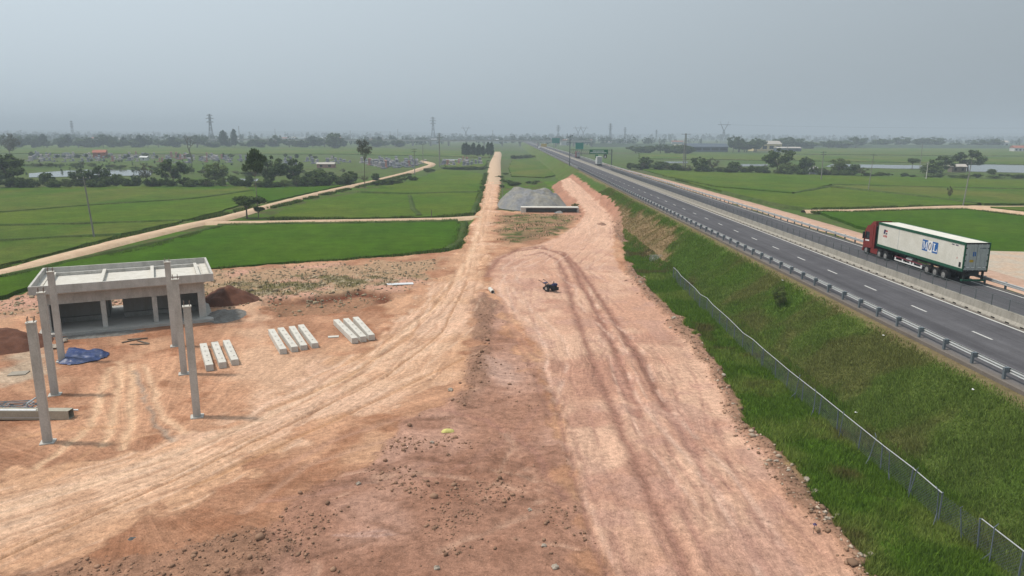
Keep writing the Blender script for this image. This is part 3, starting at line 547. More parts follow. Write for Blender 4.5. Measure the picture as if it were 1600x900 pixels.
# right-hand plots
plot([(77.6,426.6), (122.5,389.3), (168.9,355.7), (232.0,324.2), (261.4,304.3), (226.7,263.3), (170.9,280.1), (131.5,292.6), (98.4,248.0), (80.6,278.6), (76.0,349.0)], M['rice_mid'], -.12)
plot([(130.2,286.9), (167.6,274.8), (221.4,257.0), (180.9,209.2), (139.7,209.6), (137.0,241.7), (124.8,277.6)], M['rice_left'], -.12)
plot([(74.7,323.3), (78.6,271.6), (96.3,242.4), (122.2,274.0), (132.9,236.3), (136.5,207.4), (116.6,201.9), (95.1,194.7), (81.9,192.5), (77.1,205.1), (75.5,252.6)], M['rice_mid'], -.12)
plot([(80.0,185.8), (90.6,185.4), (110.9,191.9), (124.4,194.1), (127.9,176.8), (133.4,153.2), (89.09,100.96), (81.83,111.65), (76.39,124.81), (74.91,144.34)], M['rice_bright'], -.1)
plot([(134.9,200.7), (175.0,202.3), (146.9,169.2), (137.9,186.3), (134.5,196.2)], M['rice_mid'], -.12)
for q in ([(110.8,611.3), (227.6,579.0), (324.9,536.3), (399.5,498.5), (548.9,686.5), (409.0,707.6), (269.7,755.0), (142.3,786.3)], [(301.2,785.4), (437.1,756.4), (600.0,734.5), (947.6,1162.3), (701.7,1216.9), (479.3,1223.9)]):
    plot(q, M['rice_left'], -.2, jit=2)
plot([(1.9,343.7), (16.6,334.2), (24.6,356.6), (24.7,482.0), (22.3,616.7), (3.0,552.3), (0.4,423.8)], M['rice_left'], -.2)
# grassy bunds between plots
def bund(pts, w=.9, h=.25, seed=0):
    return track('field_bund', pts, [w] * len(pts), M['bund'], h - .1, seed, 3, .5)
for i, q in enumerate(([(-123.9,175.5), (-111.8,195.6), (-93.9,214.3), (-87.3,247.2)], [(-113.80,149.33), (-106.7,150.6), (-90.2,154.5), (-72.8,160.3)], [(-96.56,126.11), (-91.51,128.59), (-83.16,133.78), (-74.39,137.56)], [(-50.4,243.4), (-32.2,236.2), (-20.1,242.2), (-9.1,245.5)], [(-60.3,152.0), (-63.12,124.61), (-66.73,108.18), (-68.37,95.05)], [(97.3,245.2), (125.9,281.1), (134.4,239.0), (137.1,208.5)], [(130.6,290.6), (168.7,276.5), (224.0,260.1)], [(-31.2,228.7), (-25.0,188.5), (-21.3,171.8)], [(-61.8,152.5), (-41.0,155.9), (-21.8,158.9), (-11.4,161.6)], [(80.5,189.1), (76.4,203.1), (74.6,249.7)], [(-9.8,159.3), (-8.50,126.64), (-10.34,120.03)], [(-8.8,237.4), (-8.8,176.5)])):
    bund(q, 1.1, .2, 20 + i)
# ponds
def pond(poly, z=-.55):
    o = MB().prism(poly, -.74, z).obj('pond', M['water']); return tag(o, kind='structure')
pond([(-213.1,323.1), (-198.3,329.3), (-184.4,335.6), (-168.4,342.2), (-187.3,384.5), (-224.8,403.5), (-232.2,380.7), (-233.6,354.6)]); pond([(-119.5,301.6), (-103.8,298.4), (-109.9,320.5), (-125.1,319.4)]); pond([(259.1,414.7), (315.8,384.6), (418.6,511.1), (357.1,527.7), (316.9,501.0)]); pond([(205.7,469.6), (238.5,445.2), (259.3,447.0), (284.0,497.7), (229.7,514.3)]); pond([(149.4,469.1), (170.6,476.1), (182.4,509.4), (162.9,507.3)]); pond([(110.3,519.3), (129.1,521.3), (136.7,554.2), (118.7,552.2)]); pond([(-49.9,546.0), (-34.6,547.9), (-36.9,584.3), (-52.2,582.4)])
# low hills at the horizon
hx = np.linspace(-7600, 7600, 240); hv = []; hf = []
for k, (yy, s) in enumerate(((5600, 0), (6200, 1), (6800, 0))):
    for x in hx:
        b = fbm(np.array([x]), np.array([3.0]), 1500, 4, 8)[0]; hv.append((x, yy, -1 + s * (14 + 62 * b * (1.0 if x < 0 else .75))))
for r in range(2):
    for i in range(239): hf.append((r * 240 + i, r * 240 + i + 1, (r + 1) * 240 + i + 1, (r + 1) * 240 + i))
tag(link('hills', np_mesh('hills', hv, hf, M['hill'], True)), kind='structure')

# ------------------------------------------------------------------ grass blades and soil clods (uncountable)
def blades(name, px, py, pz, hgt, wid, cols, seed, label):
    r = np.random.default_rng(seed); n = len(px); th = r.uniform(0, 2 * np.pi, n); lean = r.uniform(.1, .75, n) * hgt; ld = r.uniform(0, 2 * np.pi, n)
    b = np.stack([px, py, pz], 1); dx = np.stack([np.cos(th), np.sin(th), np.zeros(n)], 1) * (wid / 2)[:, None]
    tip = b + np.stack([np.cos(ld) * lean, np.sin(ld) * lean, hgt], 1)
    V = np.stack([b - dx, b + dx, tip], 1).reshape(-1, 3); Fc = np.arange(3 * n).reshape(-1, 3)
    cc = np.repeat(cols, 3, 0).reshape(n, 3, 3).copy(); cc[:, 2] *= 1.15
    return tag(link(name, np_mesh(name, V, Fc, M['grass'], False, cc.reshape(-1, 3))), label, 'grass', kind='stuff')
def scatter(n, x0, x1, y0, y1, keep, seed, near=1.0):
    r = np.random.default_rng(seed); u = r.uniform(0, 1, n); y = y0 * (y1 / y0) ** (u ** near); x = r.uniform(x0, x1, n)
    k = keep(x, y) > r.uniform(0, 1, n); return x[k], y[k], r
x, y, r = scatter(330000, 7, 23.5, 24, 150, lambda x, y: (at_grid(d_dirt, x, y) < .35) * np.clip(.25 + 1.3 * at_grid(n_b, x, y), 0, 1), 101)
g = fbm(x, y, 4, 3, 110); g2 = fbm(x, y, 1.3, 3, 111)
base = np.array([(.100, .170, .022)]) * (1 - sst(.45, .7, g))[:, None] + np.array([(.175, .225, .048)]) * sst(.45, .7, g)[:, None]
dry = sst(.58, .72, fbm(x, y, 5, 4, 70)); base = base * (1 - dry[:, None] * .8) + np.array([(.13, .10, .04)]) * dry[:, None] * .8
base = base * r.uniform(.65, 1.3, (len(x), 1))
blades('verge_grass', x, y, hz(x, y) - .03, (.16 + .36 * g2) * r.uniform(.5, 1.3, len(x)), .035 + .0006 * y, base, 5, 'lush bright green grass between pink earth road and wire fence')
x, y, r = scatter(420000, 22.2, 29.5, 26, 210, lambda x, y: (at_grid(d_dirt, x, y) < .4) * (.3 + .7 * at_grid(n_b, x, y)) * (1 - .75 * at_grid(d_dry, x, y)) * (1 - .8 * sst(28.6, 29.5, x)), 102)
g = fbm(x, y, 4.5, 4, 71); g3 = fbm(x, y, 7, 4, 72); dd = at_grid(d_dry, x, y)
w1 = sst(.46, .64, g)[:, None]; w2 = sst(.48, .62, g3)[:, None]
w1 = w1 * .55; base = np.array([(.132, .190, .040)]) * (1 - w1) + np.array([(.180, .155, .062)]) * w1
base = base * (1 - w2 * .75) + np.array([(.118, .195, .030)]) * w2 * .75; base = base * (1 - dd[:, None]) + np.array([(.24, .18, .08)]) * dd[:, None]
base = base * r.uniform(.6, 1.35, (len(x), 1))
blades('slope_grass', x, y, hz(x, y) - .03, (.09 + .24 * fbm(x, y, 1.2, 2, 115)) * r.uniform(.5, 1.3, len(x)), .04 + .0006 * y, base, 6, 'olive green weedy grass covering the highway embankment slope')
x, y, r = scatter(60000, -70, 18, 68, 190, lambda x, y: np.maximum(at_grid(d_scrub, x, y) * .8 * (at_grid(n_b, x, y) > .42), at_grid(d_isle, x, y) * (at_grid(n_b, x, y) > .5)), 103, 1.0)
base = np.where((fbm(x, y, 3, 3, 120) > .5)[:, None], np.array([(.10, .11, .04)]), np.array([(.20, .17, .10)])) * r.uniform(.6, 1.3, (len(x), 1))
blades('scrub_grass', x, y, hz(x, y) - .03, r.uniform(.15, .5, len(x)), .09 + .0005 * y, base, 7, 'dry olive scrub on the rubble bank behind the yard')
def edge_tufts(name, lines, n, wid, label, seed):
    r = np.random.default_rng(seed); xx, yy_ = [], []
    L = [math.dist(a, b) for l in lines for a, b in zip(l[:-1], l[1:])]; segs = [(a, b) for l in lines for a, b in zip(l[:-1], l[1:])]
    k = r.choice(len(segs), n, p=np.array(L) / sum(L)); A = np.array([q[0] for q in segs])[k]; B = np.array([q[1] for q in segs])[k]; t = r.uniform(0, 1, (n, 1)); D = B - A; D = D / np.linalg.norm(D, axis=1)[:, None]
    P_ = A + (B - A) * t + np.stack([-D[:, 1], D[:, 0]], 1) * (r.normal(0, wid, (n, 1)))
    base = np.array([(.075, .115, .022)]) * r.uniform(.5, 1.5, (n, 1)) * np.where(r.uniform(0, 1, (n, 1)) > .75, np.array([(1.5, 1.1, 1.3)]), 1)
    k2 = fbm(P_[:, 0], P_[:, 1], 5, 3, seed) > .42
    P_, base = P_[k2], base[k2]; n = len(P_)
    blades(name, P_[:, 0], P_[:, 1], np.full(n, -.5), r.uniform(.25, .85, n), .10 + .0012 * P_[:, 1], base, seed, label)
edge_tufts('path_edge_grass', [[(-68.06,94.62), (-65.09,105.43), (-61.00,120.31), (-60.12,149.81)], [(-72.89,101.62), (-72.77,125.90), (-71.0,161.0), (-67.9,193.8)], [(-62.8,188.8), (-59.9,229.8), (-54.0,285.5), (-48.5,357.0)], [(-60.7,153.1), (-41.1,156.5), (-21.9,159.5), (-11.5,162.9)], [(-55.1,165.3), (-34.8,166.6), (-15.8,170.6), (-8.8,176.5)], [(-10.1,158.1), (-8.72,128.19), (-10.18,120.73), (-15.97,115.24), (-23.32,110.48), (-33.03,106.30), (-42.03,101.91)], [(-7.9,181.1), (-9.0,242.7), (-10.9,365.9)], [(78.5,184.2), (90.2,184.6), (110.0,190.1), (123.3,192.3), (126.9,175.4)], [(81.9,192.5), (95.1,194.7), (116.6,201.9)]], 70000, .55, 'ragged grass along the field paths and plot edges', 130)
# clods
ico_v = []; t_ = (1 + 5 ** .5) / 2
for a in (-1, 1):
    for b in (-t_, t_): ico_v += [(0, a, b), (a, b, 0), (b, 0, a)]
ico_v = np.array(ico_v) / math.hypot(1, t_)
import itertools
ico_f = [f for f in itertools.combinations(range(12), 3) if all(abs(np.linalg.norm(ico_v[f[i]] - ico_v[f[j]]) - 1.0515) < .02 for i, j in ((0, 1), (1, 2), (0, 2)))]
ico_f = [f if np.dot(np.cross(ico_v[f[1]] - ico_v[f[0]], ico_v[f[2]] - ico_v[f[0]]), ico_v[f[0]]) > 0 else (f[0], f[2], f[1]) for f in ico_f]
ico_f = np.array(ico_f)
def clods(name, x, y, size, cols, seed, label):
    r = np.random.default_rng(seed); n = len(x); s = size[:, None, None] * r.uniform(.6, 1.3, (n, 12, 1)) * r.uniform(.6, 1.3, (n, 1, 3)) * np.array([1, 1, .7])
    V = ico_v[None] * s + np.stack([x, y, hz(x, y) + size * .25], 1)[:, None]
    Fc = (ico_f[None] + (np.arange(n) * 12)[:, None, None]).reshape(-1, 3)
    return tag(link(name, np_mesh(name, V.reshape(-1, 3), Fc, M['clod'], False, np.repeat(cols, 12, 0))), label, 'soil', kind='stuff')
def tint(n, c, r, lo=.7, hi=1.25): return np.array([c]) * r.uniform(lo, hi, (n, 1))
x, y, r = scatter(22000, -24, 5, 26, 75, lambda x, y: np.clip(at_grid(d_brown, x, y) * (.04 + .75 * sst(.56, .70, fbm(x, y, 3.0, 3, 77))) + at_grid(d_strip, x, y) * .6 + at_grid(d_clod, x, y) * .5, 0, 1) * (1 - at_grid(d_tan, x, y)), 104)
clods('soil_clods', x, y, np.clip(r.lognormal(-3.1, .55, len(x)), .02, .2), tint(len(x), (.25, .15, .10), r), 8, 'loose brown clods strewn over the churned earth in the foreground')
x, y, r = scatter(42000, 6, 24, 26, 190, lambda x, y: at_grid(sh, x, y) * .75, 105)
c = np.where((r.uniform(0, 1, len(x)) > .8)[:, None], np.array([(.42, .33, .25)]), np.array([(.24, .15, .10)])) * r.uniform(.7, 1.2, (len(x), 1))
clods('shoulder_rubble', x, y, np.clip(r.lognormal(-3.0, .6, len(x)), .03, .25), c, 9, 'brown rubble along the right edge of the pink road')
x, y, r = scatter(16000, -70, 0, 66, 110, lambda x, y: at_grid(d_band, x, y) * .6 + at_grid(d_pit, x, y) * .2, 106)
clods('bank_rubble', x, y, np.clip(r.lognormal(-2.4, .5, len(x)), .05, .35), tint(len(x), (.30, .24, .16), r, .5, 1.25), 10, 'pale rubble on the bank behind the yard')

# ------------------------------------------------------------------ larger single stones
rocks = []
for k in range(4):
    r = np.random.default_rng(200 + k); import bmesh
    bm = bmesh.new(); bmesh.ops.create_icosphere(bm, subdivisions=2, radius=1)
    for v in bm.verts:
        d = Vector(v.co); v.co = d * (1 + .9 * (vnoise(np.array([d.x * 2.1 + k * 9 + d.z]), np.array([d.y * 2.1 + d.z * 1.9]), k)[0] - .5)); v.co.z *= .65
    me = bpy.data.meshes.new('stone'); bm.to_mesh(me); bm.free(); me.materials.append(M['rock']); rocks.append(me)
for i, (q, s) in enumerate((((16.80,35.86), .35), ((16.19,33.25), .2), ((16.83,37.04), .3), ((16.14,37.90), .22), ((16.11,32.75), .22), ((16.85,33.31), .25), ((16.92,29.83), .28), ((16.26,29.57), .25), ((17.41,72.86), .4), ((18.78,96.48), .35), ((17.30,54.62), .3), ((1.75,30.54), .22), ((-3.15,28.75), .25), ((2.18,28.76), .28), ((-4.30,51.40), .38), ((-4.71,41.89), .25), ((-8.24,36.59), .25), ((15.98,39.37), .25), ((1.18,33.72), .2))):
    s *= .55
    o = link('stone', rocks[i % 4], None, (q[0], q[1], float(hz(q[0], q[1])) + s * .3), rnd.uniform(0, 6), (s, s * rnd.uniform(.7, 1.2), s))
    tag(o, 'pale stone at the edge of the pink earth road' if (q[0] > 9) else 'pale stone lying in the churned brown earth of the foreground', 'stone', 'pale stones by the pink road' if q[0] > 9 else 'pale stones in the churned earth')

# ------------------------------------------------------------------ guard rails
wprof = [(0, .42), (.055, .47), (.055, .53), (0, .585), (.055, .64), (.055, .70), (0, .75), (.012, .755), (.07, .71), (.07, .635), (.018, .585), (.07, .535), (.07, .465), (.012, .415)]
post_me = MB().box(-.07, .07, -.09, .09, -.5, .74).mesh('post', M['galv_dark']); block_me = MB().box(.0, .17, -.10, .10, .42, .75).mesh('spacer_block', M['galv_dark'])
PS = 3.08
rail_me = MB().extr_y([(x_, z_) for x_, z_ in wprof], 0, PS - .004).mesh('rail', M['galv'])
def guardrail(label, xp, side, y0, n, yend):
    t = thing('guardrail', label, 'guardrail', (xp, y0, ROAD_Z))
    for k in range(n):
        p = link('post', post_me, t, (0, k * PS, 0)); b = link('spacer_block', block_me, p, (.072 * side, 0, 0), scale=(side, 1, 1))
        link('rail', rail_me, t, (.245 * side, k * PS, 0), scale=(side, 1, 1))
    rest = MB().extr_y(wprof, n * PS, yend - y0); 
    for k in range(int((yend - y0 - n * PS) / PS)): rest.box(-.07, .07, n * PS + k * PS - .09, n * PS + k * PS + .09, -.4, .74)
    o = link('far_rail', rest.mesh('far_rail', M['galv']), t, (.245 * side, 0, 0), scale=(side, 1, 1)); o['kind'] = 'stuff'
    return t
guardrail('grey steel guardrail along the grassy embankment crest, nearest the earthworks', 30.35, 1, 41.57 - 5 * PS, 95, 900)
guardrail('grey steel guardrail on the far side of the highway, beyond the container truck', 48.25, -1, 40, 90, 900)

# ------------------------------------------------------------------ median barrier with mesh screen
SEG = 3.42
def barrier_segment(L):
    m = MB(); w = [(-.29, 0), (.29, 0), (.29, .08), (.13, .33), (.10, .92), (-.10, .92), (-.13, .33), (-.29, .08)]
    wn_ = [(-.265, .13), (.265, .13), (.13, .33), (.10, .92), (-.10, .92), (-.13, .33)]
    s = .24; a = [.0, L * .25 - s, L * .25 + s, L * .75 - s, L * .75 + s, L - .018]
    for i in range(5): m.extr_y(w if i % 2 == 0 else wn_, a[i], a[i + 1])
    return m.mesh('barrier_segment', M['barrier'])
seg_me = barrier_segment(SEG)
med = thing('median_barrier', 'weathered concrete median barrier with drain slots down the middle of the highway', 'barrier', (39.87, 30, ROAD_Z))
for k in range(100): link('barrier_segment', seg_me, med, (0, k * SEG, 0))
lg = MB(); lg.extr_y([(-.29, 0), (.29, 0), (.29, .08), (.13, .33), (.10, .92), (-.10, .92), (-.13, .33), (-.29, .08)], 100 * SEG, 1000); lg.obj('barrier_run', M['barrier'], med)
scr = thing('median_screen', 'thin grey wire mesh screen standing on the median barrier', 'mesh screen', (39.87, 30, ROAD_Z + .92))
spm = MB().box(-.025, .025, -.025, .025, 0, .95).mesh('post', M['wire'])
pm = MB(); PW = 2.1
for z in (.06, .93): pm.box(-.014, .014, 0, PW, z - .014, z + .014)
for i in range(1, 15): pm.tube((0, i * PW / 15, .06), (0, i * PW / 15, .93), .006, n=3, caps=False)
for i in range(1, 6): pm.tube((0, 0, .06 + i * .145), (0, PW, .06 + i * .145), .006, n=3, caps=False)
pm = pm.mesh('mesh_panel', M['wire'])
for k in range(120): link('post', spm, scr, (0, k * PW, 0)); link('mesh_panel', pm, scr, (0, k * PW, 0))

# ------------------------------------------------------------------ chain-link fence at the embankment toe
FP = [(22.2, 24.0), (22.25, 28.7), (21.9, 36), (21.55, 44.3), (21.4, 55), (21.6, 70), (22.0, 85), (22.45, 97.6)]
fen = thing('chain_link_fence', 'grey chain-link fence with pale top rail along the foot of the embankment', 'fence', (0, 0, 0))
fpost = MB().tube((0, 0, -.4), (0, 0, 1.5), .04, n=8).mesh('post', M['galv_dark']); frail = MB().tube((0, 0, 0), (0, 1, 0), .03, n=8).mesh('top_rail', M['galv'])
cl = MB(); D = .17; Wp, Hp = 2.7, 1.4
for i in range(-9, 17):
    for s in (1, -1):
        y0 = i * D if s == 1 else i * D + Hp; a0, a1 = y0, y0 + s * Hp; z0, z1 = 0.0, Hp
        def clip(a0, z0, a1, z1):
            if min(a0, a1) >= Wp or max(a0, a1) <= 0: return None
            P_ = [(a0, z0), (a1, z1)]
            for e, (a, z) in enumerate(P_):
                o = P_[1 - e]
                if a < 0: P_[e] = (0, z + (o[1] - z) * (0 - a) / (o[0] - a))
                elif a > Wp: P_[e] = (Wp, z + (o[1] - z) * (Wp - a) / (o[0] - a))
            return P_
        q = clip(a0, z0, a1, z1)
        if q: cl.tube((0, q[0][0] / Wp, q[0][1]), (0, q[1][0] / Wp, q[1][1]), 0.0034, n=3, caps=False)
cl = cl.mesh('mesh_panel', M['wire'])
yy = 25.0; nodes_ = []
while yy < 97.6: nodes_.append((float(np.interp(yy, [p[1] for p in FP], [p[0] for p in FP])) + rnd.uniform(-.12, .12), yy)); yy += 2.7
fz = []
for i, (fx, fy) in enumerate(nodes_):
    z = float(hz(fx, fy)) * .5 + .05 + rnd.uniform(-.05, .05); fz.append(z)
    p = link('post', fpost, fen, (fx, fy, z)); p.rotation_euler = (rnd.uniform(-.04, .04), rnd.uniform(-.05, .05), 0)
for i in range(len(nodes_) - 1):
    (x0, y0), (x1, y1) = nodes_[i], nodes_[i + 1]
    if 37.5 < y0 < 37.9: continue
    a = math.atan2(-(x1 - x0), y1 - y0); L = math.hypot(x1 - x0, y1 - y0)
    if abs(y0 - 30.4) > 1.3:
        o = link('top_rail', frail, fen, (x0, y0, fz[i] + 1.48)); o.rotation_euler = (math.atan2(fz[i + 1] - fz[i], L), 0, a); o.scale = (1, L, 1)
    o = link('mesh_panel', cl, fen, (x0, y0, min(fz[i], fz[i + 1]) + .04)); o.rotation_euler = (0, 0, a); o.scale = (1, L, 1)
stake = MB().tube((0, 0, -.3), (0, 0, 1.75), .028, n=6).tube((0, 0, 1.72), (.16, -.1, 1.9), .02, n=5).tube((0, 0, .5), (0, .35, .0), .02, n=5).mesh('stake', M['galv_dark'])
for k, fy in enumerate((29.2, 31.1, 33.0, 35.4, 37.3, 39.5, 43, 46.8, 50, 57)):
    fx = float(np.interp(fy, [p[1] for p in FP], [p[0] for p in FP])) - .25
    o = link('stake', stake, fen, (fx, fy, float(hz(fx, fy)) * .6)); o.rotation_euler = (rnd.uniform(-.12, .12), rnd.uniform(-.15, .15), rnd.uniform(0, 6))
# crumpled end of the fence
cr = MB(); 
for i in range(15):
    x_ = i * .13; cr.path([(x_, 0, 0), (x_ + .1 * math.sin(i), .1, .5), (x_ + .2, .6 + .1 * math.cos(i), .95), (x_ + .25, 1.3, 1.0)], .012, 3)
for z0 in range(6): cr.path([(0, .02 * z0 + .2 * max(0, z0 - 3), .18 * z0), (1.0, .1 * z0, .19 * z0 + .05), (1.95, .06 * z0, .17 * z0)], .012, 3)
q = (21.96,109.32)
cw = thing('wire_mesh_roll', 'crumpled grey wire mesh heap in the grass where the chain-link fence ends', 'wire mesh', (q[0], q[1], float(hz(*q))))
cr.obj('wires', M['galv'], cw); pp = MB().tube((0, 0, -.2), (.05, 0, 1.1), .035, n=6).tube((1.95, .3, -.2), (2.0, .3, 1.0), .035, n=6); pp.obj('stakes', M['galv_dark'], cw)['kind'] = 'stuff'

# ------------------------------------------------------------------ unfinished concrete building
bld = thing('concrete_building', 'unfinished grey concrete building with open bays and flat parapet roof', 'building', (-44.0, 65.2, 0), R_(26.0))
MB().box(-.2, 15.2, -.1, 10.6, -.6, .3).obj('floor_slab', M['conc_slab'], bld, bevel=.03)
MB().box(.3, 14.7, .35, 10.2, 4.05, 4.33).obj('roof_slab', M['conc_pale'], bld)
for n_, a in (('front', (-.4, 15.5, -.15, .05)), ('rear', (-.4, 15.5, 10.45, 10.65)), ('left', (-.4, -.2, .0501, 10.4499)), ('right', (15.3, 15.5, .0501, 10.4499))):
    MB().box(a[0], a[1], a[2], a[3], 4.22, 5.02).obj('parapet', M['conc'], bld)
MB().box(-.2, .3, .05, 10.45, 4.25, 4.4).obj('roof_edge', M['conc_pale'], bld); MB().box(14.7, 15.3, .05, 10.45, 4.25, 4.4).obj('roof_edge', M['conc_pale'], bld)
MB().box(.3, 14.7, .05, .35, 4.25, 4.4).obj('roof_edge', M['conc_pale'], bld); MB().box(.3, 14.7, 10.2, 10.45, 4.25, 4.4).obj('roof_edge', M['conc_pale'], bld)
for x_ in (.8, 5.35, 9.9, 14.2): MB().box(x_ - .16, x_ + .16, .5, 9.2, 4.34, 4.72).obj('roof_beam', M['conc_pale'], bld)
MB().box(.97, 14.03, 8.9, 9.15, 4.34, 4.66).obj('roof_beam', M['conc'], bld)
MB().box(.5, 14.6, .95, 1.25, 2.95, 4.05).obj('front_lintel', M['conc'], bld)
MB().box(.5, 14.6, 9.3, 9.6, 2.95, 4.05).obj('rear_lintel', M['conc'], bld)
for x_ in (.65, 14.45): MB().box(x_ - .15, x_ + .15, 1.26, 9.29, 2.95, 4.05).obj('side_lintel', M['conc'], bld)
for x_, w in ((.7, .22), (5.4, .22), (9.9, .22), (14.25, .34)):
    for y_ in (1.1, 9.45): MB().box(x_ - w, x_ + w, y_ - .2, y_ + .2, .3, 2.95).obj('pillar', M['conc'], bld)
MB().box(.95, 5.6, 5.0, 5.2, .3, 4.05).obj('inner_wall', M['conc_dark'], bld); MB().box(6.9, 14.2, 5.0, 5.2, .3, 4.05).obj('inner_wall', M['conc_dark'], bld)
MB().box(5.4, 5.6, 5.201, 9.2, .3, 4.05).obj('inner_wall', M['conc_dark'], bld); MB().box(6.9, 7.1, 5.201, 9.2, .3, 4.05).obj('inner_wall', M['conc_dark'], bld)
MB().box(.5, .7, 1.5, 9.2, .3, 2.94).obj('side_wall', M['conc_dark'], bld); MB().box(14.36, 14.56, 1.5, 9.2, .3, 2.94).obj('side_wall', M['conc'], bld)
MB().box(1.0, 5.3, 4.6, 4.98, .3, .75).obj('plinth', M['conc_dark'], bld); MB().box(6.95, 14.0, 4.6, 4.98, .3, .75).obj('plinth', M['conc_dark'], bld)
# six free-standing columns
csh = MB().box(-.24, .24, -.24, .24, -.5, 7.72).mesh('shaft', M['conc'], bevel=.015); ccap = MB().box(-.27, .27, -.27, .27, 7.721, 7.80).mesh('cap', M['conc_pale'])
crb = MB().tube((0, 0, 7.8), (0, 0, 8.12), .025, n=5).mesh('rebar_stub', M['tile']); cft = MB().prism([(-.42, -.38), (.38, -.42), (.45, .3), (.1, .46), (-.4, .38)], -.3, .07).mesh('footing', M['conc'])
COLS = [((-28.74, 41.98), 'leftmost and nearest concrete column, standing in front of the steel box section'), ((-33.49, 50.4), 'concrete column in the left row, middle of its three, next to the blue tarpaulin'), ((-37.98, 58.67), 'concrete column in the left row, farthest of its three, right before the building'),
        ((-30.26, 62.89), 'concrete column in the right row, farthest of its three, rising highest against the roof'), ((-26.01, 55.09), 'concrete column in the right row, middle of its three'), ((-21.2, 46.17), 'concrete column in the right row, nearest of its three, beside the haul road')]
for (cx, cy_), lb in COLS:
    t = thing('concrete_column', lb, 'column', (cx, cy_, float(hz(cx, cy_))), R_(26) + rnd.uniform(-.04, .04), 'free-standing concrete columns')
    for n_, me in (('shaft', csh), ('cap', ccap), ('footing', cft)): link(n_, me, t)
    for sx in (-1, 1):
        for sy in (-1, 1): link('rebar_stub', crb, t, (.17 * sx, .17 * sy, 0))
# precast beams on the ground
beam = MB().box(-.29, .29, -3.7, 3.7, 0, .55).mesh('beam_body', M['conc_pale'], bevel=.02); lug = MB().box(-.05, .05, -.08, .08, .55, .60).mesh('lifting_lug', M['conc'])
def beams(a, b, n, words, grp, j=0.0):
    # a = (far, near) centreline of the first beam, b = of the last
    for k in range(n):
        t = k / max(1, n - 1); f = [a[0][i] + (b[0][i] - a[0][i]) * t for i in (0, 1)]; g_ = [a[1][i] + (b[1][i] - a[1][i]) * t for i in (0, 1)]
        cx, cy_ = (f[0] + g_[0]) / 2, (f[1] + g_[1]) / 2; dx, dy = f[0] - g_[0], f[1] - g_[1]
        o = thing('precast_beam', words[k], 'beam', (cx, cy_, float(hz(cx, cy_)) - .02), math.atan2(-dx, dy) + rnd.uniform(-.02, .02), grp)
        s = math.hypot(dx, dy) / 7.4; o.scale = (1, s, 1); link('beam', beam, o)
        for yy_ in (-2.4, -.8, .8, 2.4): link('lifting_lug', lug, o, (rnd.uniform(-.06, .06), yy_, 0))
beams(((-27.3, 61.9), (-24.2, 55.8)), ((-25.7, 63.1), (-22.7, 57.3)), 3, ('pale concrete beam, leftmost of the three beside the right column row', 'pale concrete beam, middle of the three beside the right column row', 'pale concrete beam, rightmost of the three beside the right column row'), 'three beams by the columns')
beams(((-22.8, 66.8), (-19.6, 60.3)), ((-20.4, 68.7), (-17.4, 62.2)), 4, ('pale concrete beam, leftmost of the row of four', 'pale concrete beam, second from the left in the row of four', 'pale concrete beam, third from the left in the row of four', 'pale concrete beam, rightmost of the row of four'), 'row of four beams')
beams(((-17.4, 70.6), (-14.1, 63.8)), ((-15.7, 71.6), (-12.7, 64.9)), 3, ('pale concrete beam, leftmost of the three nearest the haul road', 'pale concrete beam, middle of the three nearest the haul road', 'pale concrete beam, rightmost of the three nearest the haul road'), 'three beams near the haul road')

# ------------------------------------------------------------------ things lying in the yard
def mound(name, q, rx, ry, h, mat, label, cat, seed, rz=0, n=34, pw=1.3, z0=None, ridge=0.0):
    v = []; f = []
    for j in range(n + 1):
        for i in range(n + 1):
            u, w = 2 * i / n - 1, 2 * j / n - 1; uu = np.sign(u) * max(0, abs(u) - ridge) / (1 - ridge); r_ = math.hypot(uu, w)
            v.append((u * rx, w * ry, h * max(0, 1 - r_) ** (1 / pw) if r_ < 1 else 0))
            if i < n and j < n: a = j * (n + 1) + i; f.append((a, a + 1, a + n + 2, a + n + 1))
    v = np.array(v); nz = fbm(v[:, 0] + seed * 31, v[:, 1], max(rx, ry) * .35, 4, seed) - .5; k = np.clip(v[:, 2] / h * 3, 0, 1)
    if name == 'gravel_pile': v[:, 2] = 4.9 * np.tanh(v[:, 2] / 4.9)
    v[:, 2] += nz * h * (.55 if name != 'gravel_pile' else .42) * k + (fbm(v[:, 0], v[:, 1], .7, 2, seed + 3) - .5) * .25 * k * min(1, h); v[:, 2] -= .12
    keep = [q_ for q_ in f if max(v[list(q_)][:, 2]) > -.11]
    o = link(name, np_mesh(name, v, keep, mat, True), None, (q[0], q[1], (float(hz(q[0], q[1])) if z0 is None else z0)), rz); return tag(o, label, cat)
M['redsoil'] = plain('dark_red_soil', (.125, .050, .028), .95, 0, .35, 1.5, .06, c2=(.09, .035, .02)); M['greyrub'] = plain('grey_rubble', (.20, .19, .175), .95, 0, .5, 2.0, .08, c2=(.12, .105, .09))
mound('soil_mound', (-32.36,81.10), 3.6, 3.2, 1.9, M['redsoil'], 'dark red-brown soil heap at the right end of the concrete building', 'soil heap', 1)
mound('soil_mound', (-46.03,62.95), 4.4, 3.8, 1.7, M['redsoil'], 'dark red soil heap at the left picture edge beside the building', 'soil heap', 2)
mound('rubble_heap', (-30.11,73.95), 2.4, 3.2, .8, M['greyrub'], 'grey stone rubble spilled beside the right end of the floor slab', 'rubble', 3)
mound('rubble_heap', (-39.44,66.42), 5.0, 1.3, .45, M['greyrub'], 'low grey rubble strip along the front of the building slab', 'rubble', 4, R_(26))
mound('ash_patch', (-17.97,31.22), 1.0, .8, .14, plain('ash', (.10, .10, .10), .95, 0, .5, 4, .04), 'small grey ash heap beside the haul road in the left foreground', 'ash heap', 5)
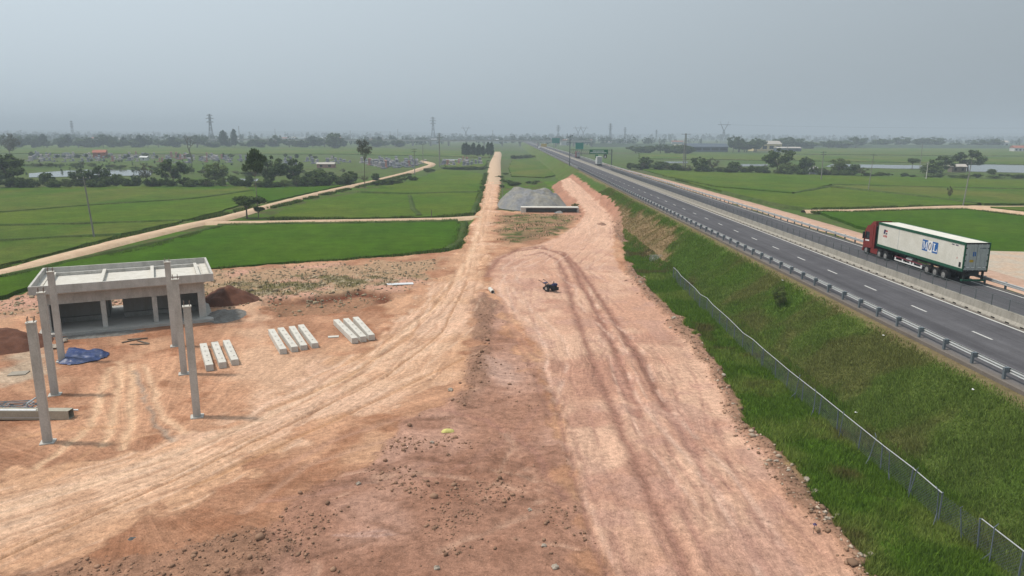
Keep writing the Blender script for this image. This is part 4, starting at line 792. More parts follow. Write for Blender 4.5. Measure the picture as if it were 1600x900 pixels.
mound('soil_mound', (20.1,153.2), 1.2, 2.4, .5, plain('heap_soil', (.27, .15, .10), .95, 0, .3, 2, .05), 'small brown earth heap on the pink road shoulder', 'soil heap', 6)
# blue tarpaulin
tp = np.array([(-37.93,57.80), (-38.69,59.93), (-39.38,62.02), (-38.30,61.83), (-37.00,61.26), (-36.31,61.65), (-35.05,60.89), (-34.29,59.60), (-35.11,58.69), (-36.06,57.99), (-36.82,57.46)])
cx, cy_ = tp.mean(0); gx, gy = np.meshgrid(np.linspace(tp[:, 0].min() - .2, tp[:, 0].max() + .2, 70), np.linspace(tp[:, 1].min() - .2, tp[:, 1].max() + .2, 60))
sdp = poly_sd([tuple(p) for p in tp], gx, gy) + (fbm(gx, gy, .9, 3, 33) - .5) * .8
gz = hz(gx.ravel(), gy.ravel()).reshape(gx.shape) + .05 + np.clip(-sdp * 2, 0, 1) * (.12 + .5 * np.abs(fbm(gx * 1.0 + gy * .6, gy, .9, 4, 34) - .5) + .3 * fbm(gx, gy, 1.8, 2, 35))
ids = np.arange(gx.size).reshape(gx.shape); fq = np.stack([ids[:-1, :-1], ids[:-1, 1:], ids[1:, 1:], ids[1:, :-1]], -1).reshape(-1, 4); fq = fq[(sdp.ravel()[fq] < 0).all(1)]
tag(link('tarpaulin', np_mesh('tarpaulin', np.stack([gx, gy, gz], -1).reshape(-1, 3), fq, M['tarp'], True)), 'crumpled dark blue tarpaulin lying between the columns and the building', 'tarpaulin')
# steel box section with open end and pipes on it
q = (-29.56,45.57); bs = thing('steel_box_section', 'long pale steel box section lying at the left picture edge, dark open end', 'steel section', (q[0], q[1] + .3, float(hz(*q))))
bb = MB(); Lx = 9.0
for a in ((-Lx, 0, -.3, -.27, 0, .62), (-Lx, 0, .27, .3, 0, .62), (-Lx, 0, -.269, .269, 0, .03), (-Lx, 0, -.269, .269, .59, .62)): bb.box(*a)
bb.obj('box_wall', M['steel'], bs); MB().box(-Lx + .1, -.4, -.268, .268, .031, .589).obj('inside', M['dark'], bs); MB().box(-Lx, -1.2, -.31, -.3001, .12, .17).obj('seam', M['galv'], bs); MB().box(-1.45, -1.42, -.306, -.3001, 0, .62).obj('joint', M['black'], bs)
def lying_pipe(label, q, L, rz, r0=.07, z=.0, mat='pipe'):
    o = MB().tube((0, 0, 0), (L, 0, 0), r0, n=10).obj('pipe', M[mat], None, (q[0], q[1], float(hz(q[0], q[1])) + z + r0), rz); return tag(o, label, 'pipe')
lying_pipe('white pipe resting along the top of the steel box section', (q[0] - 6.6, q[1] + .12), 4.4, 0, .08, .62); lying_pipe('short white pipe end behind the steel box section', (q[0] - 1.3, q[1] + .75), 1.5, R_(2), .06, .35)
sc = thing('scaffold_frames', 'pile of grey scaffold frames behind the steel box section', 'scaffold', (q[0] - 4.6, q[1] + 1.3, float(hz(*q))), R_(8))
for i in range(4): 
    m_ = MB(); z = .08 + .11 * i; x0 = -.2 * i
    m_.path([(x0 - 2.4, 0, z), (x0 + 1.2, .05, z + .05), (x0 + 1.3, 1.0, z + .05), (x0 - 2.4, 1.1, z)], .035, 6); m_.tube((x0 - .3, 0, z), (x0 - .3, 1.05, z), .025); m_.tube((x0 - 1.2, 0, z), (x0 - .3, 1.05, z), .025); m_.tube((x0 - 1.4, 0, z), (x0 - 1.4, 1.05, z), .025)
    m_.obj('frame', M['galv_dark' if i % 2 else 'galv'], sc)
mm = MB().path([(1.0, -.4, .1), (1.1, -.3, .7), (1.5, .1, .95), (1.9, .2, .75), (2.2, -.1, .1)], .06, 6); mm.obj('bent_tube', M['galv'], sc)
mound('tarpaulin', (q[0] - 4.2, q[1] + 1.9), .9, .6, .55, M['tarp'], 'small dark blue sheet bundled on the scaffold frames', 'tarpaulin', 9, n=16)
def slab_(name, label, cat, q, sx, sy, h, rz, mat, z=0): return tag(MB().box(-sx / 2, sx / 2, -sy / 2, sy / 2, 0, h).obj(name, M[mat], None, (q[0], q[1], float(hz(q[0], q[1])) + z), rz, bevel=.01), label, cat)
slab_('concrete_plate', 'flat grey plate lying on the pale yard ground at the left edge', 'plate', (-39.33,55.15), 1.3, 1.0, .09, .25, 'board')
for k, (px_, rz) in enumerate((((-35.09,64.50), .9), ((-34.82,65.15), .3), ((-33.76,64.09), 2.6), ((-33.80,63.47), .1))): slab_('plank', 'short brown plank in the loose pile before the building', 'plank', px_, 1.7, .16, .07, rz, 'wood', .03)['group'] = 'planks before the building'
slab_('concrete_chip', 'flat whitish concrete slab lying right of the row of four beams', 'slab', (-16.61,65.97), 1.0, .55, .07, .2, 'conc_pale')
for px_, s in (((-40.64,62.20), .5), ((-41.11,64.03), .45)): tag(link('cement_sack', rocks[1], None, (px_[0], px_[1], float(hz(*px_)) + .15), .6, (s, s * .7, s * .7)), 'whitish sack on the ground left of the building slab', 'sack', 'whitish sacks by the building')
slab_('sheet', 'thin white sheet lying on the scrubby bank right of the building', 'sheet', (-13.87,90.42), 3.4, 1.1, .05, .2, 'pipe', .1)
# yellow sack
q = (-3.87,43.77); ys_ = MB()
o = mound('yellow_sack', q, .42, .2, .18, M['yel'], 'small bright yellow sack lying on the churned brown earth', 'sack', 12, .1, 14, 2.5, float(hz(*q)) + .12, .3)
# concrete pipe piece
q = (-1.82,85.28); pc = thing('culvert_pipe', 'short pale concrete pipe lying at the tip of the brown strip', 'pipe', (q[0], q[1], float(hz(*q)) + .2), R_(12))
pv = MB(); n = 16
for (r0_, flip) in ((.24, 0), (.19, 1)):
    a = [( .0 + r0_ * math.cos(2 * math.pi * i / n), yy_, r0_ * math.sin(2 * math.pi * i / n)) for yy_ in (0, 1.9) for i in range(n)]
    pv.add(a, [((i, (i + 1) % n, n + (i + 1) % n, n + i) if flip else (i, n + i, n + (i + 1) % n, (i + 1) % n)) for i in range(n)])
for yy_ in (0, 1.9): pv.add([(r_ * math.cos(2 * math.pi * i / n), yy_, r_ * math.sin(2 * math.pi * i / n)) for r_ in (.24, .19) for i in range(n)], [(i, (i + 1) % n, n + (i + 1) % n, n + i) for i in range(n)])
pv.obj('pipe_wall', M['conc_pale'], pc)
# walking tractor
q = (5.22,86.84); tr = thing('walking_tractor', 'small dark two-wheeled walking tractor parked in the middle of the earth junction', 'tractor', (q[0], q[1], float(hz(*q))), R_(38), scale=(1.15, 1.15, 1.15))
for s in (-1, 1):
    w = MB().tube((s * .34, 0, .34), (s * .52, 0, .34), .34, n=18); wo_ = w.obj('wheel', M['rubber'], tr); MB().tube((s * .525, 0, .34), (s * .54, 0, .34), .16, n=12).obj('rim', M['rim'], wo_)
    lugs = MB()
    for i in range(12): t = 2 * math.pi * i / 12; lugs.box(s * .43 - .09, s * .43 + .09, math.cos(t) * .35 - .025, math.cos(t) * .35 + .025, .34 + math.sin(t) * .35 - .025, .34 + math.sin(t) * .35 + .025)
    lugs.obj('tread_lugs', M['rubber'], wo_)['kind'] = 'stuff'
    MB().path([(s * .2, .2, .6), (s * .28, .8, .85), (s * .32, 1.35, 1.0)], .025, 6).obj('handlebar', M['engine'], tr); MB().tube((s * .32, 1.34, 1.0), (s * .33, 1.5, 1.02), .035, n=8).obj('grip', M['rubber'], tr)
MB().box(-.22, .22, -.95, -.1, .32, .78).obj('engine_block', M['engine'], tr, bevel=.04); MB().box(-.26, .26, -1.02, -.55, .72, .98).obj('fuel_tank', M['engine_blue'], tr, bevel=.06); MB().box(-.17, .17, -.1, .45, .3, .7).obj('gearbox', M['engine'], tr, bevel=.03)
MB().tube((.27, -.6, .5), (.33, -.6, .5), .22, n=16).obj('flywheel', M['engine'], tr); MB().tube((-.15, -.8, .95), (-.15, -.8, 1.22), .05, n=8).obj('exhaust', M['engine'], tr); MB().box(-.3, .3, -1.12, -1.03, .25, .6).obj('bumper', M['engine'], tr, bevel=.02)
se = MB().box(-.22, .22, .55, .95, .72, .84).obj('seat', M['engine_blue'], tr, bevel=.04); MB().tube((0, .75, .4), (0, .75, .72), .04).obj('seat_stem', M['engine'], tr); MB().tube((0, .9, .16), (.0, .9, .16001), .02); MB().tube((-.06, .95, .16), (.06, .95, .16), .16, n=12).obj('tail_wheel', M['rubber'], tr)
# gravel pile and culvert
gp = mound('gravel_pile', (6.6, 198.5), 9.8, 12.0, 8.0, M['gravel'], 'large grey gravel pile between the earth road and the pink ramp', 'gravel pile', 21, 0, 90, 1.05, -.25, .22)
cu = thing('culvert', 'concrete box culvert end with dark opening in front of the gravel pile', 'culvert', (3.2, 178.0, .0))
MB().box(0, 14.4, 0, 3.2, 1.15, 1.32).obj('top_slab', M['conc_pale'], cu); MB().box(-.0, 1.3, .02, 3.0, -.5, 1.1499).obj('wing_wall', M['conc_pale'], cu); MB().box(14.0, 14.4, .02, 3.0, -.5, 1.1499).obj('wing_wall', M['conc'], cu); MB().box(1.3001, 13.9999, 2.8, 3.0, -.5, 1.1499).obj('rear_wall', M['conc_dark'], cu)
mound('rubble_heap', (12.6, 177.2), 1.6, 1.2, 1.1, M['gravel'], 'grey rubble heap spilled before the culvert opening', 'rubble', 23, 0, 20, 1.4, -.3)
for k, (px_, hh) in enumerate((((-1.7,214.0), 6.0),)):
    o = MB().tube((0, 0, 0), (.1, 0, hh), .09, .06, n=6).obj('thin_pole', M['pole'], None, (px_[0], px_[1], -.6)); tag(o, 'thin pale pole left of the gravel pile', 'pole')
# a survey stake by the road and litter on the slope
q = (15.01,31.74); sv = thing('survey_stake', 'thin stake with small purple rag at the pink road edge', 'stake', (q[0], q[1], float(hz(*q)))); MB().tube((0, 0, -.1), (.03, 0, .55), .015, n=5).obj('stick', M['wood'], sv); mound('r', (0, 0), .1, .1, .1, M['navy'], 'x', 'x', 3, n=8, z0=.62).name = 'rag'
rg = bpy.data.objects['rag']; rg.parent = sv; rg.location = (.03, 0, .6); del rg['label']; del rg['category']
for i, (lx, ly) in enumerate(((28.9, 53.0), (28.6, 41.6), (29.0, 74.0), (23.4, 45.2))):
    o = link('litter', rocks[i % 4], None, (lx, ly, float(hz(lx, ly)) + .18), i, (.09, .07, .05)); o.data = rocks[i % 4]; tag(o, 'scrap of white litter in the embankment grass', 'litter', 'litter on the embankment')
    o.material_slots[0].link = 'OBJECT'; o.material_slots[0].material = M['white']

# ------------------------------------------------------------------ vehicles
def wheel_set(parent, xl, xr, y, z, r=.5, dual=False):
    for s, x_ in ((-1, xl), (1, xr)):
        w = .34 if not dual else .56; x0 = x_ if s < 0 else x_ - w
        wh = MB().tube((x0, y, z), (x0 + w, y, z), r, n=24).obj('wheel', M['rubber'], parent)
        xo = x0 - .004 if s < 0 else x0 + w + .004
        MB().tube((xo, y, z), (xo + s * .012, y, z), r * .58, n=18).obj('rim', M['rim'], wh); MB().tube((xo, y, z), (xo + s * .05, y, z), r * .2, n=10).obj('hub', M['rim'], wh)
TX = 44.92; ct = thing('container_truck', 'dark red articulated truck hauling a long white container with blue letters and green frame', 'truck', (TX, 69.4, ROAD_Z))
Lc, Wc, z0, z1 = 16.9, 2.5, 1.4, 4.3
cb = MB().box(.03, Wc - .03, .06, Lc - .03, z0 + .1, z1 - .03).obj('container_body', M['cont'], ct)
for x_ in (0, Wc - .12): MB().box(x_, x_ + .12, 0, .14, z0 + .26, z1 - .02).obj('corner_post', M['cgreen'], cb); MB().box(x_, x_ + .12, Lc - .14, Lc, z0 + .26, z1 - .02).obj('corner_post', M['cgreen'], cb)
for x_ in (-.012, Wc - .09): MB().box(x_, x_ + .10, .02, Lc - .02, z1 - .26, z1 + .012).obj('top_rail', M['cgreen'], cb); MB().box(x_, x_ + .10, .02, Lc - .02, z0, z0 + .30).obj('bottom_rail', M['cgreen'], cb)
MB().box(.1, Wc - .1, .015, .055, z1 - .16, z1 + .004).obj('door_header', M['black'], cb); MB().box(.1, Wc - .1, .0, .055, z0, z0 + .16).obj('door_sill', M['black'], cb)
for k in range(2):
    d = MB().box(.13 + k * 1.125, 1.235 + k * 1.135, .02, .055, z0 + .17, z1 - .17).obj('door_leaf', M['door'], cb)
    for xx in (.38, .86): MB().tube((.13 + k * 1.125 + xx, .0, z0 + .12), (.13 + k * 1.125 + xx, .0, z1 - .12), .022, n=6).obj('lock_rod', M['galv'], d)
    for zz in (.45, 1.05, 1.65, 2.3): MB().box((.09 if k == 0 else Wc - .23), (.23 if k == 0 else Wc - .09), -.012, .018, z0 + zz, z0 + zz + .10).obj('hinge', M['black'], d)
    for xx in (.36, .84): MB().box(.13 + k * 1.125 + xx - .14, .13 + k * 1.125 + xx + .14, -.03, -.0, z0 + .42, z0 + .47).obj('lock_handle', M['white'], d)
MB().box(1.236, 1.255, .005, .056, z0 + .17, z1 - .17).obj('door_gap', M['black'], cb)
MB().box(.85, 1.15, .012, .0199, z0 + 1.55, z0 + 2.0).obj('door_logo', M['blue'], cb); MB().box(.6, 1.05, .012, .0199, z0 + .95, z0 + 1.2).obj('door_label', M['yellow'], cb); MB().box(1.5, 2.2, .012, .0199, z0 + 2.3, z0 + 2.42).obj('door_label', M['galv_dark'], cb)
MB().box(.024, .0299, 12.15, 12.22, z0 + .3, z1 - .26).obj('panel_seam', M['door'], cb)
# lettering on the side facing the left carriageway: s runs from the cab to the doors
def side(poly, mat, name, s0, zb, k, lift):
    vs_ = [(.03 - lift, s0 - p_[0] * k, zb + p_[1] * k) for p_ in poly]; n_ = len(vs_)
    MB().add(vs_, [tuple(range(n_))]).obj(name, M[mat], cb)
Lh = 1.18; S0 = 7.35; zb = z0 + 1.03
blk = [(0, 0), (.86, 0), (.86, 1), (0, 1)]
side(blk, 'blue', 'letter_block', S0, zb, Lh, .006); side(blk, 'blue', 'letter_block', S0 - 1.56 * Lh, zb, Lh, .006); side([(0, 0), (.70, 0), (.70, 1), (0, 1)], 'white', 'letter_block', S0 - .86 * Lh, zb, Lh, .005)
for a in ([(.10, .15), (.32, .15), (.32, .22), (.25, .22), (.25, .72), (.43, .15), (.5, .15), (.63, .6), (.43, .35), (.22, .85), (.10, .85), (.10, .78), (.17, .78), (.17, .22), (.10, .22)],): pass
for a in ([(.08, .15), (.28, .15), (.28, .22), (.08, .22)], [(.14, .22), (.21, .22), (.21, .78), (.14, .78)], [(.08, .78), (.22, .78), (.28, .85), (.08, .85)], [(.21, .85), (.30, .85), (.47, .30), (.40, .18)], [(.40, .18), (.47, .30), (.66, .85), (.60, .85)], [(.58, .78), (.78, .78), (.78, .85), (.60, .85)], [(.60, .22), (.72, .22), (.72, .78), (.60, .78)], [(.54, .15), (.78, .15), (.78, .22), (.54, .22)]): side(a, 'white', 'letter_m', S0, zb, Lh, .011)
ring = [(.35 + .24 * math.cos(t * math.pi / 12), .5 + .36 * math.sin(t * math.pi / 12)) for t in range(24)]; ring2 = [(.35 + .12 * math.cos(t * math.pi / 12), .5 + .28 * math.sin(t * math.pi / 12)) for t in range(24)]
mo = MB(); mo.add([(.03 - .011, S0 - .86 * Lh - p_[0] * Lh, zb + p_[1] * Lh) for p_ in ring + ring2], [(i, (i + 1) % 24, 24 + (i + 1) % 24, 24 + i) for i in range(24)]); mo.obj('letter_o', M['navy'], cb)
for a in ([(.12, .15), (.76, .15), (.76, .22), (.12, .22)], [(.22, .22), (.36, .22), (.36, .78), (.22, .78)], [(.12, .78), (.48, .78), (.48, .85), (.12, .85)], [(.66, .22), (.76, .22), (.76, .40), (.70, .40)]): side(a, 'white', 'letter_l', S0 - 1.56 * Lh, zb, Lh, .011)
for a, mt in (([(0, .45), (.35, .45), (.55, 1), (.1, 1)], 'navy'), ([(.5, .75), (.95, .75), (.95, .95), (.5, .95)], 'ored'), ([(.5, .45), (.9, .45), (.9, .62), (.5, .62)], 'navy'), ([(.05, .05), (.25, .05), (.25, .32), (.05, .32)], 'ored'), ([(.35, .05), (.6, .05), (.6, .32), (.35, .32)], 'ored'), ([(.7, .05), (.9, .05), (.9, .32), (.7, .32)], 'ored')): side(a, mt, 'small_emblem', 15.6, z0 + 1.25, .95, .006)
for a in ([(0, 0), (.5, 0), (.5, .13), (0, .13)], [(.75, 0), (1.3, 0), (1.3, .13), (.75, .13)]): side(a, 'navy', 'small_print', 2.2, z1 - .5, .8, .006)
side([(0, 0), (.35, 0), (.35, .5), (0, .5)], 'black', 'vent_plate', .75, z0 + .38, 1, .008); side([(0, 0), (.16, 0), (.08, .22)], 'ored', 'hazard_mark', 1.2, z0 + 1.15, 1, .006)
ch = MB().box(.75, Wc - .75, .1, Lc - .3, .95, z0 - .005).obj('trailer_chassis', M['chassis'], ct); MB().box(.1, Wc - .1, .05, .3, .45, .62).obj('rear_bumper', M['cgreen'], ch); MB().box(.25, .4, .1, .3, .62, z0).obj('bumper_leg', M['chassis'], ch); MB().box(Wc - .4, Wc - .25, .1, .3, .62, z0).obj('bumper_leg', M['chassis'], ch)
for yy_ in (3.0, 4.5, 6.0): wheel_set(ct, .02, Wc - .02, yy_, .52, .52, True)
sg = MB().box(.05, .10, 7.0, 12.6, .78, .92).obj('side_guard', M['truck_red'], ct); MB().box(.05, .10, 7.0, 12.6, .42, .54).obj('guard_bar', M['white'], sg)
for yy_ in (7.0, 8.6, 9.2, 10.8, 12.35): MB().box(.045, .105, yy_, yy_ + .22, .5399, .7801).obj('guard_bar', M['white'], sg)
MB().tube((.45, 9.2, .85), (.45, 10.4, .85), .32, n=18).obj('fuel_tank', M['tank'], ct); MB().box(.4, .6, 11.0, 11.2, .1, z0).obj('landing_leg', M['chassis'], ct)
# tractor unit
CF = 20.3
cab = MB().extr_x([(CF - 2.35, .95), (CF - .05, .72), (CF, 1.6), (CF - .28, 3.05), (CF - .75, 3.62), (CF - 2.35, 3.85)], .02, 2.46).obj('cab', M['red'], ct, bevel=.05)
MB().add([(.012, CF - 1.55, 1.95), (.012, CF - .42, 1.95), (.012, CF - .52, 2.85), (.012, CF - 1.45, 2.85)], [(0, 1, 2, 3)]).obj('side_window', M['glass'], cab); MB().add([(.012, CF - 1.55, 1.72), (.012, CF - .55, 1.66), (.012, CF - .5, 1.80), (.012, CF - 1.5, 1.9)], [(0, 1, 2, 3)]).obj('white_stripe', M['white'], cab)
MB().add([(.25, CF + .012, 1.75), (2.2, CF + .012, 1.75), (2.2, CF - .24, 3.0), (.25, CF - .24, 3.0)], [(0, 3, 2, 1)]).obj('windscreen', M['glass'], cab)
MB().box(-.22, -.02, CF - .35, CF - .2, 1.9, 2.75).obj('mirror', M['black'], cab); MB().box(.0, 2.48, CF - .3, CF + .08, .35, .75).obj('bumper', M['red'], cab, bevel=.03)
MB().extr_x([(CF - 2.3, 3.7), (CF - .95, 3.65), (CF - 1.5, 4.15), (CF - 2.3, 4.3)], .25, 2.2).obj('roof_deflector', M['red'], cab, bevel=.03); MB().box(.05, .1, CF - 2.75, CF - 2.36, 1.0, 3.9).obj('side_fairing', M['red'], cab); MB().box(.12, 2.36, CF - 2.75, CF - 2.36, 1.0, 3.7).obj('rear_shade', M['black'], cab)
MB().box(.03, .5, CF - 3.7, CF - 2.0, .35, .95).obj('side_skirt', M['red'], ct, bevel=.03); MB().box(.6, 1.9, CF - 5.6, CF - 1, .6, .94).obj('tractor_chassis', M['chassis'], ct)
wheel_set(ct, .04, 2.44, CF - .95, .52, .52); wheel_set(ct, .02, 2.48, CF - 4.2, .52, .52, True); wheel_set(ct, .02, 2.48, CF - 5.65, .52, .52, True)
for yy_ in (CF - 4.2, CF - 5.65): MB().extr_x([(yy_ - .62, 1.0), (yy_ + .62, 1.0), (yy_ + .45, 1.12), (yy_ - .45, 1.12)], .03, .55).obj('mudguard', M['black'], ct)

def box_truck(label, x_, y_, body, cabm, L=6.5, h=3.3, name='box_truck'):
    t = thing(name, label, 'truck', (x_, y_, ROAD_Z))
    b = MB().box(0, 2.4, 0, L, .95, h).obj('cargo_box', M[body], t, bevel=.03); MB().box(.15, 1.18, -.02, -.001, 1.1, h - .15).obj('rear_door', M['door'], b); MB().box(1.22, 2.25, -.02, -.001, 1.1, h - .15).obj('rear_door', M['door'], b)
    MB().extr_x([(L + .1, .6), (L + 1.9, .6), (L + 1.9, 1.5), (L + 1.6, 2.35), (L + .1, 2.5)], .15, 2.25).obj('cab', M[cabm], t, bevel=.05); MB().box(.6, 1.8, .1, L + 1, .55, .949).obj('chassis', M['chassis'], t); MB().box(.2, 2.2, -.03, .1, .5, .62).obj('bumper', M['chassis'], t)
    for yy_ in (1.3, L + .9): wheel_set(t, .05, 2.35, yy_, .46, .46)
    return t
box_truck('white box truck driving on the far carriageway before the green sign', 42.2, 345, 'van', 'van', 6.5, 4.4)
box_truck('dark red truck driving under the sign gantry on the far carriageway', 42.6, 455, 'truck_red', 'truck_red', 8.0, 4.2, 'cargo_truck')
box_truck('distant dark red truck on the highway near the overpass', 36.3, 900, 'truck_red', 'truck_red', 8, 4.2, 'cargo_truck'); box_truck('distant pale truck on the highway near the overpass', 42.5, 880, 'van', 'van', 8, 4.0)
cr_ = thing('car', 'distant white car on the highway near the overpass', 'car', (33, 800, ROAD_Z)); MB().extr_x([(0, .3), (4.2, .3), (4.2, .8), (3.1, .95), (2.5, 1.45), (.6, 1.45), (0, .95)], 0, 1.75).obj('body', M['van'], cr_); MB().extr_x([(.3, 1.0), (3.0, 1.0), (2.45, 1.4), (.65, 1.4)], -.01, 1.76).obj('windows', M['glass'], cr_)
for yy_ in (.8, 3.3): wheel_set(cr_, .0, 1.75, yy_, .3, .3)

# ------------------------------------------------------------------ road signs
ga = thing('sign_gantry', 'dark steel gantry over the highway carrying a wide green direction sign', 'gantry', (29.6, 350, 3.6))
MB().tube((0, 0, 0), (0, 0, 15.5), .26, .15, n=10).obj('mast', M['mast'], ga); MB().tube((20.2, 0, 0), (20.2, 0, 8.6), .24, n=10).obj('mast', M['mast'], ga)
for z in (6.4, 8.3): MB().tube((0, 0, z), (20.2, 0, z), .13, n=6).obj('cross_beam', M['mast'], ga)
tr_ = MB()
for i in range(20): tr_.tube((i * 1.01, 0, 6.4), (i * 1.01 + 1.0, 0, 8.3), .05, n=4)
tr_.obj('lattice', M['mast'], ga)['kind'] = 'stuff'
MB().path([(0, 0, 13.8), (-1.3, 0, 14.3), (-1.4, 0, 16.0)], .1, 6).obj('mast_arm', M['mast'], ga); MB().box(.6, 1.3, -.2, .2, 14.7, 15.1).obj('camera_box', M['mast'], ga)
sp = MB().box(9.4, 18.3, -.32, -.2, 6.3, 8.5).obj('sign_panel', M['sign'], ga); MB().box(12.2, 13.6, -.32, -.2, 4.4, 6.1).obj('lane_sign', M['sign'], ga); MB().box(16.3, 17.8, -.32, -.2, 4.4, 6.2).obj('lane_sign', M['black'], ga)
MB().add([(16.6, -.33, 4.7), (17.5, -.33, 4.7), (17.05, -.33, 5.9)], [(0, 1, 2)]).obj('arrow', M['white'], sp); sl = MB()
for i in range(9): sl.box(11.0 + i * .62, 11.4 + i * .62, -.335, -.321, 7.55, 8.0)
for i in range(14): sl.box(9.9 + i * .56, 10.25 + i * .56, -.335, -.321, 6.8, 7.2)
sl.obj('lettering', M['white'], sp)['kind'] = 'stuff'
def sign(label, x_, y_, w, h, z, mat, two=True):
    t = thing('road_sign', label, 'sign', (x_, y_, 3.8))
    for s in ((-.3, .3) if two else (0,)): MB().tube((s * w, .1, 0), (s * w, .1, z + h), .15, n=6).obj('post', M['mast'], t)
    MB().box(-w / 2, w / 2, -.12, 0, z, z + h).obj('panel', M[mat], t)
sign('teal green road sign beyond the gantry above the dark red truck', 50.8, 520, 5.6, 4.4, 5.2, 'sign2'); sign('distant teal road sign on tall posts left of the gantry', 49.5, 760, 8.0, 5.2, 6.5, 'sign2'); sign('distant yellow road sign beside the highway', 42.0, 860, 6.5, 3.6, 1.2, 'yellow')
q = (69.11,138.54); tw = thing('warning_sign', 'small red and white sign on a striped post beside the truck cab', 'sign', (52.2, 92.5, 2.4)); MB().tube((0, 0, -.6), (0, 0, 3.6), .06, n=6).obj('post', M['white'], tw); MB().add([(-.42, -.03, 3.4), (.42, -.03, 3.4), (0, -.03, 4.15)], [(0, 1, 2)]).obj('panel', M['ored'], tw); MB().box(-.4, .4, -.04, -.01, 2.95, 3.3).obj('plate', M['white'], tw)

# ------------------------------------------------------------------ trees (unit height and width, scaled per tree)
def leaf_mesh(name, lobes, n, size, c0, c1, seed, flat=1.0, hollow=.35):
    r = np.random.default_rng(seed); lb = np.array([l[:3] for l in lobes]); rad = np.array([l[3:] for l in lobes])
    wgt = (rad.prod(1)) ** .67; wgt = wgt / wgt.sum(); k = r.choice(len(lobes), n, p=wgt)
    d = r.normal(size=(n, 3)); d /= np.linalg.norm(d, axis=1)[:, None]; rr_ = r.uniform(hollow ** 3, 1, n) ** (1 / 3) * r.uniform(.8, 1.12, n)
    p = lb[k] + d * rad[k] * rr_[:, None]
    nrm = d + r.normal(size=(n, 3)) * .8 + np.array([0, 0, .35]); nrm /= np.linalg.norm(nrm, axis=1)[:, None]
    a = np.cross(nrm, r.normal(size=(n, 3))); a /= np.linalg.norm(a, axis=1)[:, None]; b = np.cross(nrm, a)
    s = size * r.uniform(.55, 1.4, n)[:, None]; a *= s; b *= s * .7
    V = np.stack([p - a, p - b * .9 + a * .1, p + a, p + b], 1).reshape(-1, 3)
    hue = r.uniform(0, 1, (len(lobes), 1))[k] * .6 + r.uniform(0, 1, (n, 1)) * .4
    c = (np.array([c0]) * (1 - hue) + np.array([c1]) * hue) * r.uniform(.6, 1.35, (n, 1))
    return np_mesh(name, V, np.arange(4 * n).reshape(-1, 4), M['leaf'], False, np.repeat(c, 4, 0))
def limb_mesh(name, lobes, base_r, z_fork, seed, mat='bark', bend=.04, n_limb=None):
    r = random.Random(seed); m = MB(); fx, fy = r.uniform(-bend, bend), r.uniform(-bend, bend); pts = [(0, 0, -.02), (fx * .4, fy * .6, z_fork * .5), (fx, fy, z_fork)]
    m.path(pts, [base_r, base_r * .75, base_r * .6], 7)
    for l in lobes[:n_limb or len(lobes)]:
        mid = (fx + (l[0] - fx) * .5 + r.uniform(-.03, .03), fy + (l[1] - fy) * .5, z_fork + (l[2] - z_fork) * .45); m.path([(fx, fy, z_fork - .01), mid, (l[0], l[1], l[2])], [base_r * .5, base_r * .33, base_r * .12], 5)
    return m.mesh(name, M[mat])
def lobes_round(seed, n, z0, z1, R0, rmin, rmax, sq=.8):
    r = random.Random(seed); out = []
    for i in range(n):
        t = (i + .5) / n; z = z0 + (z1 - z0) * t; a = i * 2.4 + r.uniform(-.6, .6); env = math.sin(math.pi * (.15 + .8 * t)); d = R0 * env * r.uniform(.35, 1.0); q_ = r.uniform(rmin, rmax) * (.6 + .5 * env)
        out.append((math.cos(a) * d, math.sin(a) * d, z, q_, q_, q_ * sq))
    return out
G1, G2, G3, G4 = (.045, .075, .024), (.095, .130, .038), (.105, .150, .042), (.135, .150, .058)
KINDS = {}
def kind(name, lobes, n, size, c0, c1, seed, base_r, zf, mat='bark', n_limb=None, bend=.04):
    KINDS[name] = (limb_mesh('trunk', lobes, base_r, zf, seed, mat, bend, n_limb), leaf_mesh('crown', lobes, n, size, c0, c1, seed) if n else None)
for s in range(3):
    kind('broad%d' % s, lobes_round(300 + s, 13, .28, .92, .44, .09, .20), 1900, .036, G1, G2, 310 + s, .03, .28)
    kind('bush%d' % s, lobes_round(330 + s, 12, .14, .80, .40, .17, .26), 2200, .042, G1 if s != 1 else G2, G2 if s != 1 else G3, 340 + s, .02, .10)
    kind('sparse%d' % s, lobes_round(360 + s, 12, .38, .92, .40, .08, .16), 1300, .020, (.07, .075, .04), (.11, .10, .06), 370 + s, .022, .32, 'bark')
kind('tall', lobes_round(390, 9, .68, .95, .36, .12, .22, .35), 2400, .020, G1, (.07, .09, .035), 391, .016, .60, 'bark_pale'); kind('slender', lobes_round(395, 10, .66, .93, .38, .10, .20, .30), 1100, .018, (.06, .062, .035), (.09, .085, .05), 396, .018, .55)
kind('umbrella', lobes_round(400, 12, .62, .84, .40, .16, .24, .5), 3600, .030, G1, G2, 401, .03, .42); kind('column', lobes_round(410, 12, .18, .95, .20, .16, .24, .7), 3000, .030, (.026, .052, .020), (.040, .070, .026), 411, .025, .15)
kind('light', lobes_round(420, 13, .22, .88, .38, .12, .2), 2600, .024, G3, G4, 421, .02, .22)
